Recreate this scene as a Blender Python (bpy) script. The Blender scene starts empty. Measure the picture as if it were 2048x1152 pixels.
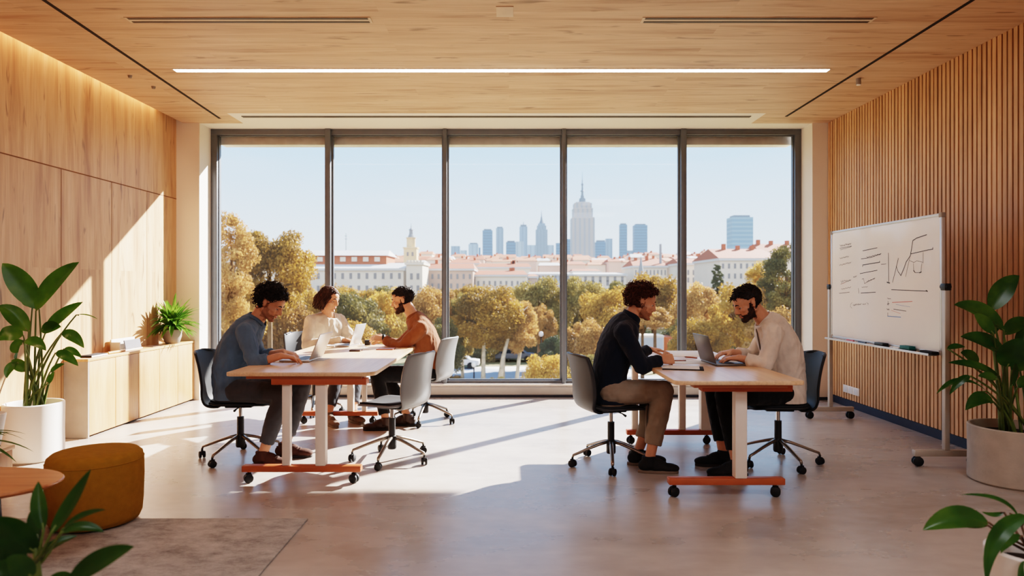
import bpy, bmesh, math, random
import numpy as np
from mathutils import Vector, Matrix, noise as mnoise

random.seed(7)
SC = bpy.context.scene
COL = SC.collection
PI = math.pi
F, VX, VY, CH = 1350.0, 1018.0, 573.0, 1.30      # focal length in px, vanishing point, eye height (m)

def at(px, py, d):
    """the place in the room that the photograph shows at a pixel, d metres ahead of the camera"""
    return Vector(((px - VX) * d / F, d, CH - (py - VY) * d / F))

def V(*a):
    return Vector(a)

# ------------------------------------------------------------------ objects
WM = {}

def _wm(o):
    return WM.get(o.name, Matrix.Identity(4)) if o else Matrix.Identity(4)

def thing(name, label=None, cat=None, loc=(0, 0, 0), rz=0.0, group=None, kind=None, parent=None):
    o = bpy.data.objects.new(name, None)
    COL.objects.link(o)
    o.empty_display_size = 0.1
    o.location = loc
    o.rotation_euler = (0, 0, rz)
    WM[o.name] = Matrix.Translation(Vector(loc)) @ Matrix.Rotation(rz, 4, 'Z')
    tag(o, label, cat, group, kind)
    return o

def tag(o, label=None, cat=None, group=None, kind=None):
    if label: o['label'] = label
    if cat: o['category'] = cat
    if group: o['group'] = group
    if kind: o['kind'] = kind
    return o

def link_mesh(name, me, mat, parent=None, smooth=None):
    o = bpy.data.objects.new(name, me)
    COL.objects.link(o)
    if mat is not None:
        me.materials.clear(); me.materials.append(mat)
    if parent is not None:
        m = _wm(parent)
        me.transform(m.inverted())
        o.parent = parent
        WM[o.name] = m
    if smooth is not None:
        me.polygons.foreach_set('use_smooth', [smooth] * len(me.polygons))
    return o

def dup(root, loc, rz=0.0, label=None, group=None):
    r = root.copy(); COL.objects.link(r)
    r.location = loc; r.rotation_euler = (0, 0, rz)
    WM[r.name] = Matrix.Translation(Vector(loc)) @ Matrix.Rotation(rz, 4, 'Z')
    if label: r['label'] = label
    if group: r['group'] = group
    for ch in list(root.children):
        c = ch.copy(); COL.objects.link(c); c.parent = r
        for g in list(ch.children):
            e = g.copy(); COL.objects.link(e); e.parent = c
    return r

# ------------------------------------------------------------------ mesh builder
def frame_of(d):
    d = d.normalized()
    a = Vector((0, 0, 1)) if abs(d.z) < 0.95 else Vector((1, 0, 0))
    x = d.cross(a).normalized()
    return x, x.cross(d).normalized(), d

class MB:
    def __init__(self):
        self.v = []; self.f = []
    def add(self, vs, fs):
        b = len(self.v)
        self.v += [tuple(p) for p in vs]
        self.f += [tuple(i + b for i in q) for q in fs]
        return self
    def box(self, c, s, rot=None):
        c = Vector(c); h = Vector(s) / 2
        vs = []
        for x in (-1, 1):
            for y in (-1, 1):
                for z in (-1, 1):
                    p = Vector((x * h.x, y * h.y, z * h.z))
                    if rot is not None: p = rot @ p
                    vs.append(c + p)
        return self.add(vs, [(0, 1, 3, 2), (4, 6, 7, 5), (0, 4, 5, 1), (2, 3, 7, 6), (0, 2, 6, 4), (1, 5, 7, 3)])
    def bb(self, x0, x1, y0, y1, z0, z1):
        return self.box(((x0 + x1) / 2, (y0 + y1) / 2, (z0 + z1) / 2), (abs(x1 - x0), abs(y1 - y0), abs(z1 - z0)))
    def loft(self, rings, cap=True):
        n = len(rings[0]); b = len(self.v)
        for r in rings: self.v += [tuple(p) for p in r]
        for i in range(len(rings) - 1):
            for j in range(n):
                k = (j + 1) % n
                self.f.append((b + i * n + j, b + i * n + k, b + (i + 1) * n + k, b + (i + 1) * n + j))
        if cap:
            self.f.append(tuple(b + j for j in reversed(range(n))))
            e = b + (len(rings) - 1) * n
            self.f.append(tuple(e + j for j in range(n)))
        return self
    def tube(self, pts, radii, n=8, flat=1.0):
        pts = [Vector(p) for p in pts]
        if not hasattr(radii, '__len__'): radii = [radii] * len(pts)
        rings = []; x = None
        for i, p in enumerate(pts):
            t = (pts[min(i + 1, len(pts) - 1)] - pts[max(i - 1, 0)])
            if t.length < 1e-9: t = Vector((0, 0, 1))
            t.normalize()
            if x is None:
                x, y, _ = frame_of(t)
            else:
                x = (x - t * x.dot(t))
                if x.length < 1e-6: x, y, _ = frame_of(t)
                x.normalize(); y = x.cross(t).normalized()
            r = radii[i]
            rings.append([p + x * (r * math.cos(2 * PI * k / n)) + y * (r * flat * math.sin(2 * PI * k / n)) for k in range(n)])
        return self.loft(rings)
    def frustum(self, p0, p1, r0, r1, n=20):
        return self.tube([p0, p1], [r0, r1], n)
    def ell(self, c, r, rot=None, n=18, m=12):
        c = Vector(c)
        if not hasattr(r, '__len__'): r = (r, r, r)
        vs = [Vector((0, 0, r[2]))]
        for i in range(1, m):
            t = PI * i / m
            for j in range(n):
                a = 2 * PI * j / n
                vs.append(Vector((r[0] * math.sin(t) * math.cos(a), r[1] * math.sin(t) * math.sin(a), r[2] * math.cos(t))))
        vs.append(Vector((0, 0, -r[2])))
        if rot is not None: vs = [rot @ p for p in vs]
        fs = []
        for j in range(n): fs.append((0, 1 + j, 1 + (j + 1) % n))
        for i in range(m - 2):
            for j in range(n):
                k = (j + 1) % n
                fs.append((1 + i * n + j, 1 + (i + 1) * n + j, 1 + (i + 1) * n + k, 1 + i * n + k))
        e = len(vs) - 1; b = 1 + (m - 2) * n
        for j in range(n): fs.append((b + j, e, b + (j + 1) % n))
        return self.add([c + p for p in vs], fs)
    def capsule(self, p0, p1, r0, r1, n=16):
        p0 = Vector(p0); p1 = Vector(p1)
        self.frustum(p0, p1, r0, r1, n)
        self.ell(p0, r0, n=n, m=8); self.ell(p1, r1, n=n, m=8)
        return self
    def lathe(self, prof, c=(0, 0, 0), n=32, cap=True):
        c = Vector(c)
        rings = [[c + Vector((r * math.cos(2 * PI * k / n), r * math.sin(2 * PI * k / n), z)) for k in range(n)] for r, z in prof]
        return self.loft(rings, cap)
    def prism(self, outline, z0, z1):
        n = len(outline)
        return self.loft([[Vector((x, y, z0)) for x, y in outline], [Vector((x, y, z1)) for x, y in outline]])
    def grid(self, rows, thick=0.0):
        """rows: list of lists of Vector; thick>0 gives a closed shell"""
        R = len(rows); C = len(rows[0])
        if thick <= 0:
            vs = [p for r in rows for p in r]
            fs = [(i * C + j, i * C + j + 1, (i + 1) * C + j + 1, (i + 1) * C + j) for i in range(R - 1) for j in range(C - 1)]
            return self.add(vs, fs)
        P = np.array([[tuple(p) for p in r] for r in rows])
        du = np.gradient(P, axis=0); dv = np.gradient(P, axis=1)
        nr = np.cross(du, dv); nr /= (np.linalg.norm(nr, axis=2, keepdims=True) + 1e-12)
        A = P + nr * thick / 2; B = P - nr * thick / 2
        vs = [Vector(p) for p in A.reshape(-1, 3)] + [Vector(p) for p in B.reshape(-1, 3)]
        o = R * C; fs = []
        for i in range(R - 1):
            for j in range(C - 1):
                a, b_, c_, d = i * C + j, i * C + j + 1, (i + 1) * C + j + 1, (i + 1) * C + j
                fs.append((a, b_, c_, d)); fs.append((o + d, o + c_, o + b_, o + a))
        rim = [j for j in range(C)] + [i * C + C - 1 for i in range(1, R)] + [(R - 1) * C + j for j in range(C - 2, -1, -1)] + [i * C for i in range(R - 2, 0, -1)]
        for k in range(len(rim)):
            a, b_ = rim[k], rim[(k + 1) % len(rim)]
            fs.append((b_, a, o + a, o + b_))
        return self.add(vs, fs)
    def mesh(self, name='m'):
        me = bpy.data.meshes.new(name)
        me.from_pydata(self.v, [], self.f)
        me.update()
        return me
    def build(self, name, mat, parent=None, smooth=False, bevel=0.0, seg=2, fixn=True, autos=False):
        me = self.mesh(name)
        if fixn or bevel > 0:
            bm = bmesh.new(); bm.from_mesh(me)
            if bevel > 0:
                es = [e for e in bm.edges if len(e.link_faces) == 2 and e.calc_face_angle(0) > 0.6]
                bmesh.ops.bevel(bm, geom=es, offset=bevel, segments=seg, affect='EDGES', profile=0.5, clamp_overlap=True)
            if fixn: bmesh.ops.recalc_face_normals(bm, faces=bm.faces)
            bm.to_mesh(me); bm.free()
        o = link_mesh(name, me, mat, parent, smooth or bevel > 0 or autos)
        if (bevel > 0 or autos):
            me.set_sharp_from_angle(angle=0.7)
        return o

def rect_round(x0, x1, y0, y1, r, n=6):
    pts = []
    rs = r if hasattr(r, '__len__') else (r, r, r, r)          # far right, far left, near left, near right
    for r, cx, cy, a0 in ((rs[0], x1 - rs[0], y1 - rs[0], 0), (rs[1], x0 + rs[1], y1 - rs[1], 90), (rs[2], x0 + rs[2], y0 + rs[2], 180), (rs[3], x1 - rs[3], y0 + rs[3], 270)):
        for k in range(n + 1):
            a = math.radians(a0 + 90 * k / n)
            pts.append((cx + r * math.cos(a), cy + r * math.sin(a)))
    return pts

def remesh(mb, voxel, sm=4, fac=0.5):
    ob = bpy.data.objects.new('tmp', mb.mesh('tmp'))
    COL.objects.link(ob)
    m = ob.modifiers.new('r', 'REMESH'); m.mode = 'VOXEL'; m.voxel_size = voxel
    s = ob.modifiers.new('s', 'SMOOTH'); s.factor = fac; s.iterations = sm
    dg = bpy.context.evaluated_depsgraph_get()
    me = bpy.data.meshes.new_from_object(ob.evaluated_get(dg))
    old = ob.data
    bpy.data.objects.remove(ob); bpy.data.meshes.remove(old)
    me.polygons.foreach_set('use_smooth', [True] * len(me.polygons))
    return me

def coords(me):
    a = np.empty(len(me.vertices) * 3); me.vertices.foreach_get('co', a); return a.reshape(-1, 3)

def set_coords(me, a):
    me.vertices.foreach_set('co', a.ravel()); me.update()

def vnormals(me):
    a = np.empty(len(me.vertices) * 3); me.vertices.foreach_get('normal', a); return a.reshape(-1, 3)

def wrinkle(me, amp=0.006, freq=14.0, stretch=(1, 1, 0.5), fine=0.002, seed=0):
    P = coords(me); N = vnormals(me); d = np.zeros(len(P))
    o = Vector((seed * 3.1, seed * 1.7, seed * 0.9))
    for i, p in enumerate(P):
        q = Vector((p[0] * stretch[0], p[1] * stretch[1], p[2] * stretch[2])) * freq + o
        a = mnoise.noise(q)
        r = 1.0 - abs(mnoise.noise(q * 1.9 + Vector((9, 4, 2)))) * 2.2
        d[i] = amp * (0.6 * a + 0.55 * r - 0.2) + fine * mnoise.noise(q * 5.0)
    set_coords(me, P + N * d[:, None])

# ------------------------------------------------------------------ materials
def srgb(r, g, b):
    def c(u):
        u /= 255.0
        return u / 12.92 if u <= 0.04045 else ((u + 0.055) / 1.055) ** 2.4
    return (c(r), c(g), c(b), 1.0)

def new_mat(name):
    m = bpy.data.materials.new(name); m.use_nodes = True
    nt = m.node_tree; b = nt.nodes['Principled BSDF']
    return m, nt, b

def N(nt, t, **kw):
    n = nt.nodes.new(t)
    for k, v in kw.items():
        setattr(n, k, v)
    return n

def ramp(nt, stops):
    r = N(nt, 'ShaderNodeValToRGB')
    e = r.color_ramp.elements
    while len(e) < len(stops): e.new(0.5)
    for el, (p, c) in zip(e, stops):
        el.position = p; el.color = c
    return r

def plain(name, col, rough=0.5, metal=0.0, var=0.06, scale=9.0, bump=0.0, bscale=120.0, spec=0.5, coat=0.0, sheen=0.0):
    m, nt, b = new_mat(name)
    b.inputs['Roughness'].default_value = rough
    b.inputs['Metallic'].default_value = metal
    b.inputs['Specular IOR Level'].default_value = spec
    b.inputs['Coat Weight'].default_value = coat
    b.inputs['Sheen Weight'].default_value = sheen
    tc = N(nt, 'ShaderNodeTexCoord')
    no = N(nt, 'ShaderNodeTexNoise'); no.inputs['Scale'].default_value = scale; no.inputs['Detail'].default_value = 4
    nt.links.new(tc.outputs['Object'], no.inputs['Vector'])
    lo = tuple(max(0, c * (1 - var * 1.6)) for c in col[:3]) + (1,)
    hi = tuple(min(1, c * (1 + var * 1.6)) for c in col[:3]) + (1,)
    r = ramp(nt, [(0.25, lo), (0.75, hi)])
    nt.links.new(no.outputs['Fac'], r.inputs['Fac'])
    nt.links.new(r.outputs['Color'], b.inputs['Base Color'])
    if bump > 0:
        n2 = N(nt, 'ShaderNodeTexNoise'); n2.inputs['Scale'].default_value = bscale; n2.inputs['Detail'].default_value = 3
        bp = N(nt, 'ShaderNodeBump'); bp.inputs['Strength'].default_value = bump; bp.inputs['Distance'].default_value = 0.004
        nt.links.new(tc.outputs['Object'], n2.inputs['Vector'])
        nt.links.new(n2.outputs['Fac'], bp.inputs['Height'])
        nt.links.new(bp.outputs['Normal'], b.inputs['Normal'])
    return m

def wood(name, lo, mid, hi, axis='X', plank=(1.8, 0.14), grain=1.0, rough=0.45, knots=0.5, seam=0.0, tone=0.25, other='Y'):
    """veneer with the grain along axis; planks of plank=(length, width)"""
    m, nt, b = new_mat(name)
    L = nt.links
    tc = N(nt, 'ShaderNodeTexCoord'); sp = N(nt, 'ShaderNodeSeparateXYZ')
    L.new(tc.outputs['Object'], sp.inputs[0])
    cb = N(nt, 'ShaderNodeCombineXYZ')
    L.new(sp.outputs[axis], cb.inputs[0]); L.new(sp.outputs[other], cb.inputs[1])
    third = [a for a in 'XYZ' if a not in (axis, other)][0]
    L.new(sp.outputs[third], cb.inputs[2])
    br = N(nt, 'ShaderNodeTexBrick'); br.offset = 0.37; br.offset_frequency = 2
    br.inputs['Scale'].default_value = 1.0
    br.inputs['Brick Width'].default_value = plank[0]; br.inputs['Row Height'].default_value = plank[1]
    br.inputs['Mortar Size'].default_value = seam; br.inputs['Mortar Smooth'].default_value = 0.0
    br.inputs['Color1'].default_value = (0, 0, 0, 1); br.inputs['Color2'].default_value = (1, 1, 1, 1)
    br.inputs['Mortar'].default_value = (0, 0, 0, 1)
    L.new(cb.outputs[0], br.inputs['Vector'])
    # shift the grain plank by plank
    add = N(nt, 'ShaderNodeVectorMath', operation='MULTIPLY_ADD')
    L.new(br.outputs['Color'], add.inputs[0]); add.inputs[1].default_value = (7.3, 5.1, 3.7)
    mp = N(nt, 'ShaderNodeMapping'); mp.inputs['Scale'].default_value = (0.55 * grain, 6.5 * grain, 6.5 * grain)
    L.new(cb.outputs[0], mp.inputs['Vector']); L.new(mp.outputs[0], add.inputs[2])
    n1 = N(nt, 'ShaderNodeTexNoise'); n1.inputs['Scale'].default_value = 1.6; n1.inputs['Detail'].default_value = 7; n1.inputs['Roughness'].default_value = 0.62
    n1.inputs['Distortion'].default_value = 0.5
    L.new(add.outputs[0], n1.inputs['Vector'])
    r1 = ramp(nt, [(0.30, lo), (0.48, mid), (0.72, hi)])
    L.new(n1.outputs['Fac'], r1.inputs['Fac'])
    # fine fibres
    mp2 = N(nt, 'ShaderNodeMapping'); mp2.inputs['Scale'].default_value = (2.2 * grain, 70 * grain, 70 * grain)
    L.new(cb.outputs[0], mp2.inputs['Vector'])
    n2 = N(nt, 'ShaderNodeTexNoise'); n2.inputs['Scale'].default_value = 1.5; n2.inputs['Detail'].default_value = 3
    L.new(mp2.outputs[0], n2.inputs['Vector'])
    r2 = ramp(nt, [(0.3, (0.86, 0.84, 0.82, 1)), (0.65, (1.04, 1.04, 1.04, 1))])
    L.new(n2.outputs['Fac'], r2.inputs['Fac'])
    mul = N(nt, 'ShaderNodeMix', data_type='RGBA', blend_type='MULTIPLY'); mul.inputs['Factor'].default_value = 1.0
    L.new(r1.outputs['Color'], mul.inputs['A']); L.new(r2.outputs['Color'], mul.inputs['B'])
    # plank tone
    r3 = ramp(nt, [(0.0, (1 - tone, 1 - tone * 1.08, 1 - tone * 1.15, 1)), (1.0, (1 + tone * 0.35, 1 + tone * 0.35, 1 + tone * 0.35, 1))])
    L.new(br.outputs['Color'], r3.inputs['Fac'])
    mu2 = N(nt, 'ShaderNodeMix', data_type='RGBA', blend_type='MULTIPLY'); mu2.inputs['Factor'].default_value = 1.0
    L.new(mul.outputs['Result'], mu2.inputs['A']); L.new(r3.outputs['Color'], mu2.inputs['B'])
    out = mu2.outputs['Result']
    if knots > 0:
        mp3 = N(nt, 'ShaderNodeMapping'); mp3.inputs['Scale'].default_value = (2.6, 17.0, 17.0)
        L.new(cb.outputs[0], mp3.inputs['Vector'])
        n3 = N(nt, 'ShaderNodeTexNoise'); n3.inputs['Scale'].default_value = 1.0; n3.inputs['Detail'].default_value = 2.5
        n3.inputs['Distortion'].default_value = 0.8
        L.new(mp3.outputs[0], n3.inputs['Vector'])
        r4 = ramp(nt, [(0.63, (0, 0, 0, 1)), (0.73, (1, 1, 1, 1))])
        L.new(n3.outputs['Fac'], r4.inputs['Fac'])
        ml = N(nt, 'ShaderNodeMath', operation='MULTIPLY'); ml.inputs[1].default_value = knots
        L.new(r4.outputs['Color'], ml.inputs[0])
        mx = N(nt, 'ShaderNodeMix', data_type='RGBA', blend_type='MIX')
        L.new(ml.outputs[0], mx.inputs['Factor']); L.new(out, mx.inputs['A'])
        mx.inputs['B'].default_value = tuple(c * 0.42 for c in lo[:3]) + (1,)
        out = mx.outputs['Result']
    L.new(out, b.inputs['Base Color'])
    b.inputs['Roughness'].default_value = rough
    return m

def emit(name, col, strength):
    m, nt, b = new_mat(name)
    b.inputs['Base Color'].default_value = col
    b.inputs['Emission Color'].default_value = col
    b.inputs['Emission Strength'].default_value = strength
    return m

def leafmat(name, stops, scale=3.0, rough=0.4, trans=0.35, rand=0.3, spec=0.4, air=0.0):
    m, nt, b = new_mat(name); L = nt.links
    tc = N(nt, 'ShaderNodeTexCoord'); no = N(nt, 'ShaderNodeTexNoise'); no.inputs['Scale'].default_value = scale; no.inputs['Detail'].default_value = 3
    oi = N(nt, 'ShaderNodeObjectInfo')
    L.new(tc.outputs['Object'], no.inputs['Vector'])
    ma = N(nt, 'ShaderNodeMath', operation='MULTIPLY_ADD'); ma.inputs[1].default_value = rand; 
    L.new(oi.outputs['Random'], ma.inputs[0])
    sb = N(nt, 'ShaderNodeMath', operation='SUBTRACT'); sb.inputs[1].default_value = rand / 2
    L.new(no.outputs['Fac'], sb.inputs[0]); L.new(sb.outputs[0], ma.inputs[2])
    r = ramp(nt, stops); L.new(ma.outputs[0], r.inputs['Fac'])
    L.new(r.outputs['Color'], b.inputs['Base Color'])
    b.inputs['Roughness'].default_value = rough; b.inputs['Specular IOR Level'].default_value = spec
    if trans > 0:
        tr = N(nt, 'ShaderNodeBsdfTranslucent'); L.new(r.outputs['Color'], tr.inputs['Color'])
        mx = N(nt, 'ShaderNodeMixShader'); mx.inputs[0].default_value = trans
        out = nt.nodes['Material Output']
        L.new(b.outputs[0], mx.inputs[1]); L.new(tr.outputs[0], mx.inputs[2]); L.new(mx.outputs[0], out.inputs['Surface'])
        if air > 0:
            em = N(nt, 'ShaderNodeEmission'); em.inputs['Color'].default_value = (.86, .80, .68, 1)  # a little aerial haze put into the leaves as glow
            m2 = N(nt, 'ShaderNodeMixShader'); m2.inputs[0].default_value = air
            L.new(mx.outputs[0], m2.inputs[1]); L.new(em.outputs[0], m2.inputs[2]); L.new(m2.outputs[0], out.inputs['Surface'])
    return m

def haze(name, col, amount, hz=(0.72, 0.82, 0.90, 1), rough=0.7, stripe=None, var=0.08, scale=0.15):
    """far building: its own colour, with a glow of aerial haze mixed into the material"""
    m = plain(name, col, rough, var=var, scale=scale)
    nt = m.node_tree; L = nt.links; b = nt.nodes['Principled BSDF']
    if stripe:
        ax, per, dark, duty = stripe
        tc = N(nt, 'ShaderNodeTexCoord'); sp = N(nt, 'ShaderNodeSeparateXYZ'); L.new(tc.outputs['Object'], sp.inputs[0])
        dv = N(nt, 'ShaderNodeMath', operation='DIVIDE'); dv.inputs[1].default_value = per
        if ax == 'H':
            L.new(sp.outputs['Z'], dv.inputs[0])
        else:
            ad = N(nt, 'ShaderNodeMath', operation='ADD'); L.new(sp.outputs['X'], ad.inputs[0]); L.new(sp.outputs['Y'], ad.inputs[1]); L.new(ad.outputs[0], dv.inputs[0])
        fr = N(nt, 'ShaderNodeMath', operation='FRACT'); L.new(dv.outputs[0], fr.inputs[0])
        gt = N(nt, 'ShaderNodeMath', operation='GREATER_THAN'); gt.inputs[1].default_value = duty; L.new(fr.outputs[0], gt.inputs[0])
        mx = N(nt, 'ShaderNodeMix', data_type='RGBA'); 
        src = b.inputs['Base Color'].links[0].from_socket
        L.new(gt.outputs[0], mx.inputs['Factor']); L.new(src, mx.inputs['A']); mx.inputs['B'].default_value = dark
        L.new(mx.outputs['Result'], b.inputs['Base Color'])
    em = N(nt, 'ShaderNodeEmission'); em.inputs['Color'].default_value = hz; em.inputs['Strength'].default_value = 1.0  # stands in for aerial haze, as a glow of the surface itself
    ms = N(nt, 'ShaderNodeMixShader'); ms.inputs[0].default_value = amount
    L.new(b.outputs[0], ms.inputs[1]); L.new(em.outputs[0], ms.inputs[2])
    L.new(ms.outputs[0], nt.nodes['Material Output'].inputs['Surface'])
    return m

# ------------------------------------------------------------------ camera
cam = bpy.data.cameras.new('camera'); camo = bpy.data.objects.new('camera', cam); COL.objects.link(camo)
camo.location = (0, 0, CH); camo.rotation_euler = (PI / 2, 0, 0)
cam.sensor_width = 36.0; cam.lens = F / 2048 * 36.0
cam.shift_x = 6.0 / 2048; cam.shift_y = -3.0 / 2048
cam.clip_end = 6000; cam.clip_start = 0.05
cam.dof.use_dof = True; cam.dof.focus_distance = 5.6; cam.dof.aperture_fstop = 2.2
SC.camera = camo

# light levels and the picture's tone
SUN_E, FACADE_FILL_E, COVE_E, FILL_E, SKY_E, WB = 22.0, 1.3, 40.0, 22.0, 1.40, 5900
VT, LOOK, EXPO = 'Filmic', 'High Contrast', 0.26
# ------------------------------------------------------------------ people
UP = Vector((0, 0, 1))

def mix(a, b, t): return a * (1 - t) + b * t

def spline(pts, n):
    out = []
    P = [pts[0] * 2 - pts[1]] + list(pts) + [pts[-1] * 2 - pts[-2]]
    for i in range(1, len(P) - 2):
        for k in range(n):
            t = k / n
            a, b, c, d = P[i - 1], P[i], P[i + 1], P[i + 2]
            out.append(0.5 * ((2 * b) + (c - a) * t + (2 * a - 5 * b + 4 * c - d) * t * t + (3 * b - a - 3 * c + d) * t ** 3))
    out.append(P[-2])
    return out

def torso(mb, spine, left, sizes, grow, n=28):
    """closed body of elliptical rings along the spine; sizes are (half width, half depth)"""
    sp = spline(spine, 4); sz = spline([Vector((a, b, 0)) for a, b in sizes], 4)
    rings = []
    for i, p in enumerate(sp):
        t = (sp[min(i + 1, len(sp) - 1)] - sp[max(i - 1, 0)]).normalized()
        l = (left - t * left.dot(t)).normalized(); dp = l.cross(t)
        w, d = sz[i].x + grow, sz[i].y + grow
        ring = []
        for k in range(n):
            a = 2 * PI * k / n; c, s = math.cos(a), math.sin(a)
            e = 0.82
            ring.append(p + l * (w * math.copysign(abs(c) ** e, c)) + dp * (d * math.copysign(abs(s) ** e, s)))
        rings.append(ring)
    mb.loft(rings)

def hand(mb, wrist, d, pn, th, curl, thumb_curl=0.5, size=1.0):
    """palm, four fingers of unequal length and a thumb; d to the fingers, pn out of the palm, th to the thumb side"""
    d = d.normalized(); pn = (pn - d * pn.dot(d)).normalized(); th = (th - d * th.dot(d) - pn * th.dot(pn)).normalized()
    s = size
    rings = []
    for q, w, t in ((-0.01, .024, .019), (.02, .032, .020), (.055, .040, .017), (.088, .041, .0125), (.097, .036, .009)):
        c = wrist + d * (q * s)
        rings.append([c + th * (w * s * math.cos(2 * PI * k / 16)) + pn * (t * s * math.sin(2 * PI * k / 16)) for k in range(16)])
    mb.loft(rings)
    for off, ln, r, ex in ((.031, .072, .0088, 0), (.0105, .082, .0092, .02), (-.0105, .077, .0088, .05), (-.030, .060, .0078, .12)):
        b = wrist + d * ((.088 - abs(off - .01) * .15) * s) + th * (off * s)
        a = curl[0] + ex
        fan = off * 2.2
        p = b - d * .012 * s
        for k, fr in enumerate((.46, .31, .23)):
            dr = (d * math.cos(a) + pn * math.sin(a) + th * fan * math.cos(a) * 0.5).normalized()
            q = p + dr * (ln * fr * s + (.012 * s if k == 0 else 0))
            mb.capsule(p, q, r * s * (1 - .08 * k), r * s * (0.92 - .08 * k), 10)
            p = q
            a += curl[1] if k == 0 else curl[2]
    b = wrist + d * (.022 * s) + th * (.022 * s)
    d1 = (d * .62 + th * .70 + pn * .25).normalized()
    q = b + d1 * (.045 * s); mb.capsule(b, q, .0145 * s, .0115 * s, 10)
    d2 = (d * (.95) + th * (.35 - thumb_curl) + pn * (.25 + thumb_curl * .5)).normalized()
    q2 = q + d2 * (.033 * s); mb.capsule(q, q2, .0112 * s, .0100 * s, 10)
    d3 = (d * .95 + th * (.1 - thumb_curl) + pn * (.3 + thumb_curl * .6)).normalized()
    mb.capsule(q2, q2 + d3 * (.024 * s), .0102 * s, .0085 * s, 10)

class Head:
    def __init__(s, c, yaw, pitch, roll=0.0):
        f0 = Vector((math.cos(yaw), math.sin(yaw), 0)); s.L = Vector((-math.sin(yaw), math.cos(yaw), 0))
        s.F = f0 * math.cos(pitch) - UP * math.sin(pitch); s.U = f0 * math.sin(pitch) + UP * math.cos(pitch)
        s.c = Vector(c)
        s.R = Matrix((s.F, s.L, s.U)).transposed()
    def p(s, f, l, u): return s.c + s.F * f + s.L * l + s.U * u
    def local(s, P):
        return (P - np.array(s.c)) @ np.array(s.R)

def head_shapes(mb, H, fem=False):
    R = H.R
    mb.ell(H.p(-.012, 0, .036), (.096, .076, .084), R, 28, 18)
    mb.ell(H.p(.052, 0, .040), (.046, .060, .050), R)
    mb.ell(H.p(.034, 0, -.030), (.060, .058, .082), R, 24, 16)
    jw = .018 if fem else .022
    for s in (-1, 1):
        mb.capsule(H.p(-.008, .050 * s, -.052), H.p(.074, .012 * s, -.100), jw, jw * .8)
        mb.ell(H.p(.062, .040 * s, -.022), (.024, .022, .018), R)
        mb.capsule(H.p(.080, .040 * s, .020), H.p(.092, .010 * s, .019), .011, .012)
        mb.ell(H.p(.100, .012 * s, -.036), (.011, .008, .008), R, 12, 8)
        e = Matrix.Rotation(0.35 * s, 3, 'Z')
        mb.ell(H.p(-.008, .078 * s, -.004), (.018, .007, .029), R @ e, 14, 10)
        mb.ell(H.p(-.015, .084 * s, .008), (.015, .006, .021), R @ e, 14, 10)
    mb.ell(H.p(.080, 0, -.101), (.018, .020, .015), R)
    mb.capsule(H.p(.092, 0, .016), H.p(.113, 0, -.026), .0085, .0105, 12)
    mb.ell(H.p(.112, 0, -.030), (.012, .011, .010), R, 12, 8)
    mb.ell(H.p(.086, 0, -.022), (.022, .017, .026), R, 14, 10)
    mb.ell(H.p(.078, 0, -.050), (.020, .030, .030), R, 14, 10)
    mb.capsule(H.p(.087, -.020, -.060), H.p(.087, .020, -.060), .0085, .0085, 10)
    mb.capsule(H.p(.092, -.010, -.058), H.p(.092, .010, -.058), .0085, .0085, 10)
    mb.capsule(H.p(.088, -.013, -.071), H.p(.088, .013, -.071), .0095, .0095, 10)

def extract(me, mask_fn, H, off, name, mat, parent, seed=0, rough=0.003):
    """the skin of one region of the head, lifted off it: hair cap or beard"""
    P = coords(me); Nn = vnormals(me); Q = H.local(P)
    near = (np.linalg.norm(Q, axis=1) < .19)
    m = np.zeros(len(P), bool)
    idx = np.nonzero(near)[0]
    for i in idx: m[i] = mask_fn(Q[i][0], Q[i][1], Q[i][2])
    faces = [tuple(p.vertices) for p in me.polygons if all(m[v] for v in p.vertices)]
    cnt = {}
    for f in faces:
        for v in f: cnt[v] = cnt.get(v, 0) + 1
    vid = {v: i for i, v in enumerate(cnt)}
    vs = []
    for v in vid:
        k = off if cnt[v] >= 4 else off * .25
        k += rough * mnoise.noise(Vector(Q[v]) * 90 + Vector((seed, 0, 0)))
        vs.append(P[v] + Nn[v] * k)
    # lay a closed inner side under the rim
    mb = MB(); mb.add(vs, [tuple(vid[v] for v in f) for f in faces])
    pts = [(Vector(P[v]), Vector(Nn[v]), Vector(Q[v])) for v in vid]
    return mb, pts

def strands_curly(mb, pts, H, n, rnd, length=.045, rad=.0042, cr=.010, mask=None):
    for _ in range(n):
        p, nn, q = rnd.choice(pts)
        d = (nn + Vector((rnd.gauss(0, .35), rnd.gauss(0, .35), rnd.gauss(.1, .35)))).normalized()
        x, y, _d = frame_of(d); a0 = rnd.random() * 6.28; L = length * rnd.uniform(.55, 1.15); c = cr * rnd.uniform(.6, 1.2)
        P = []
        for k in range(13):
            t = k / 12
            a = a0 + t * 10.5
            P.append(p + d * (L * t) + x * (c * math.cos(a)) * min(1, t * 3) + y * (c * math.sin(a)) * min(1, t * 3))
        mb.tube(P, [rad * (1 - .5 * (k / 12)) for k in range(13)], 4)

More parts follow.
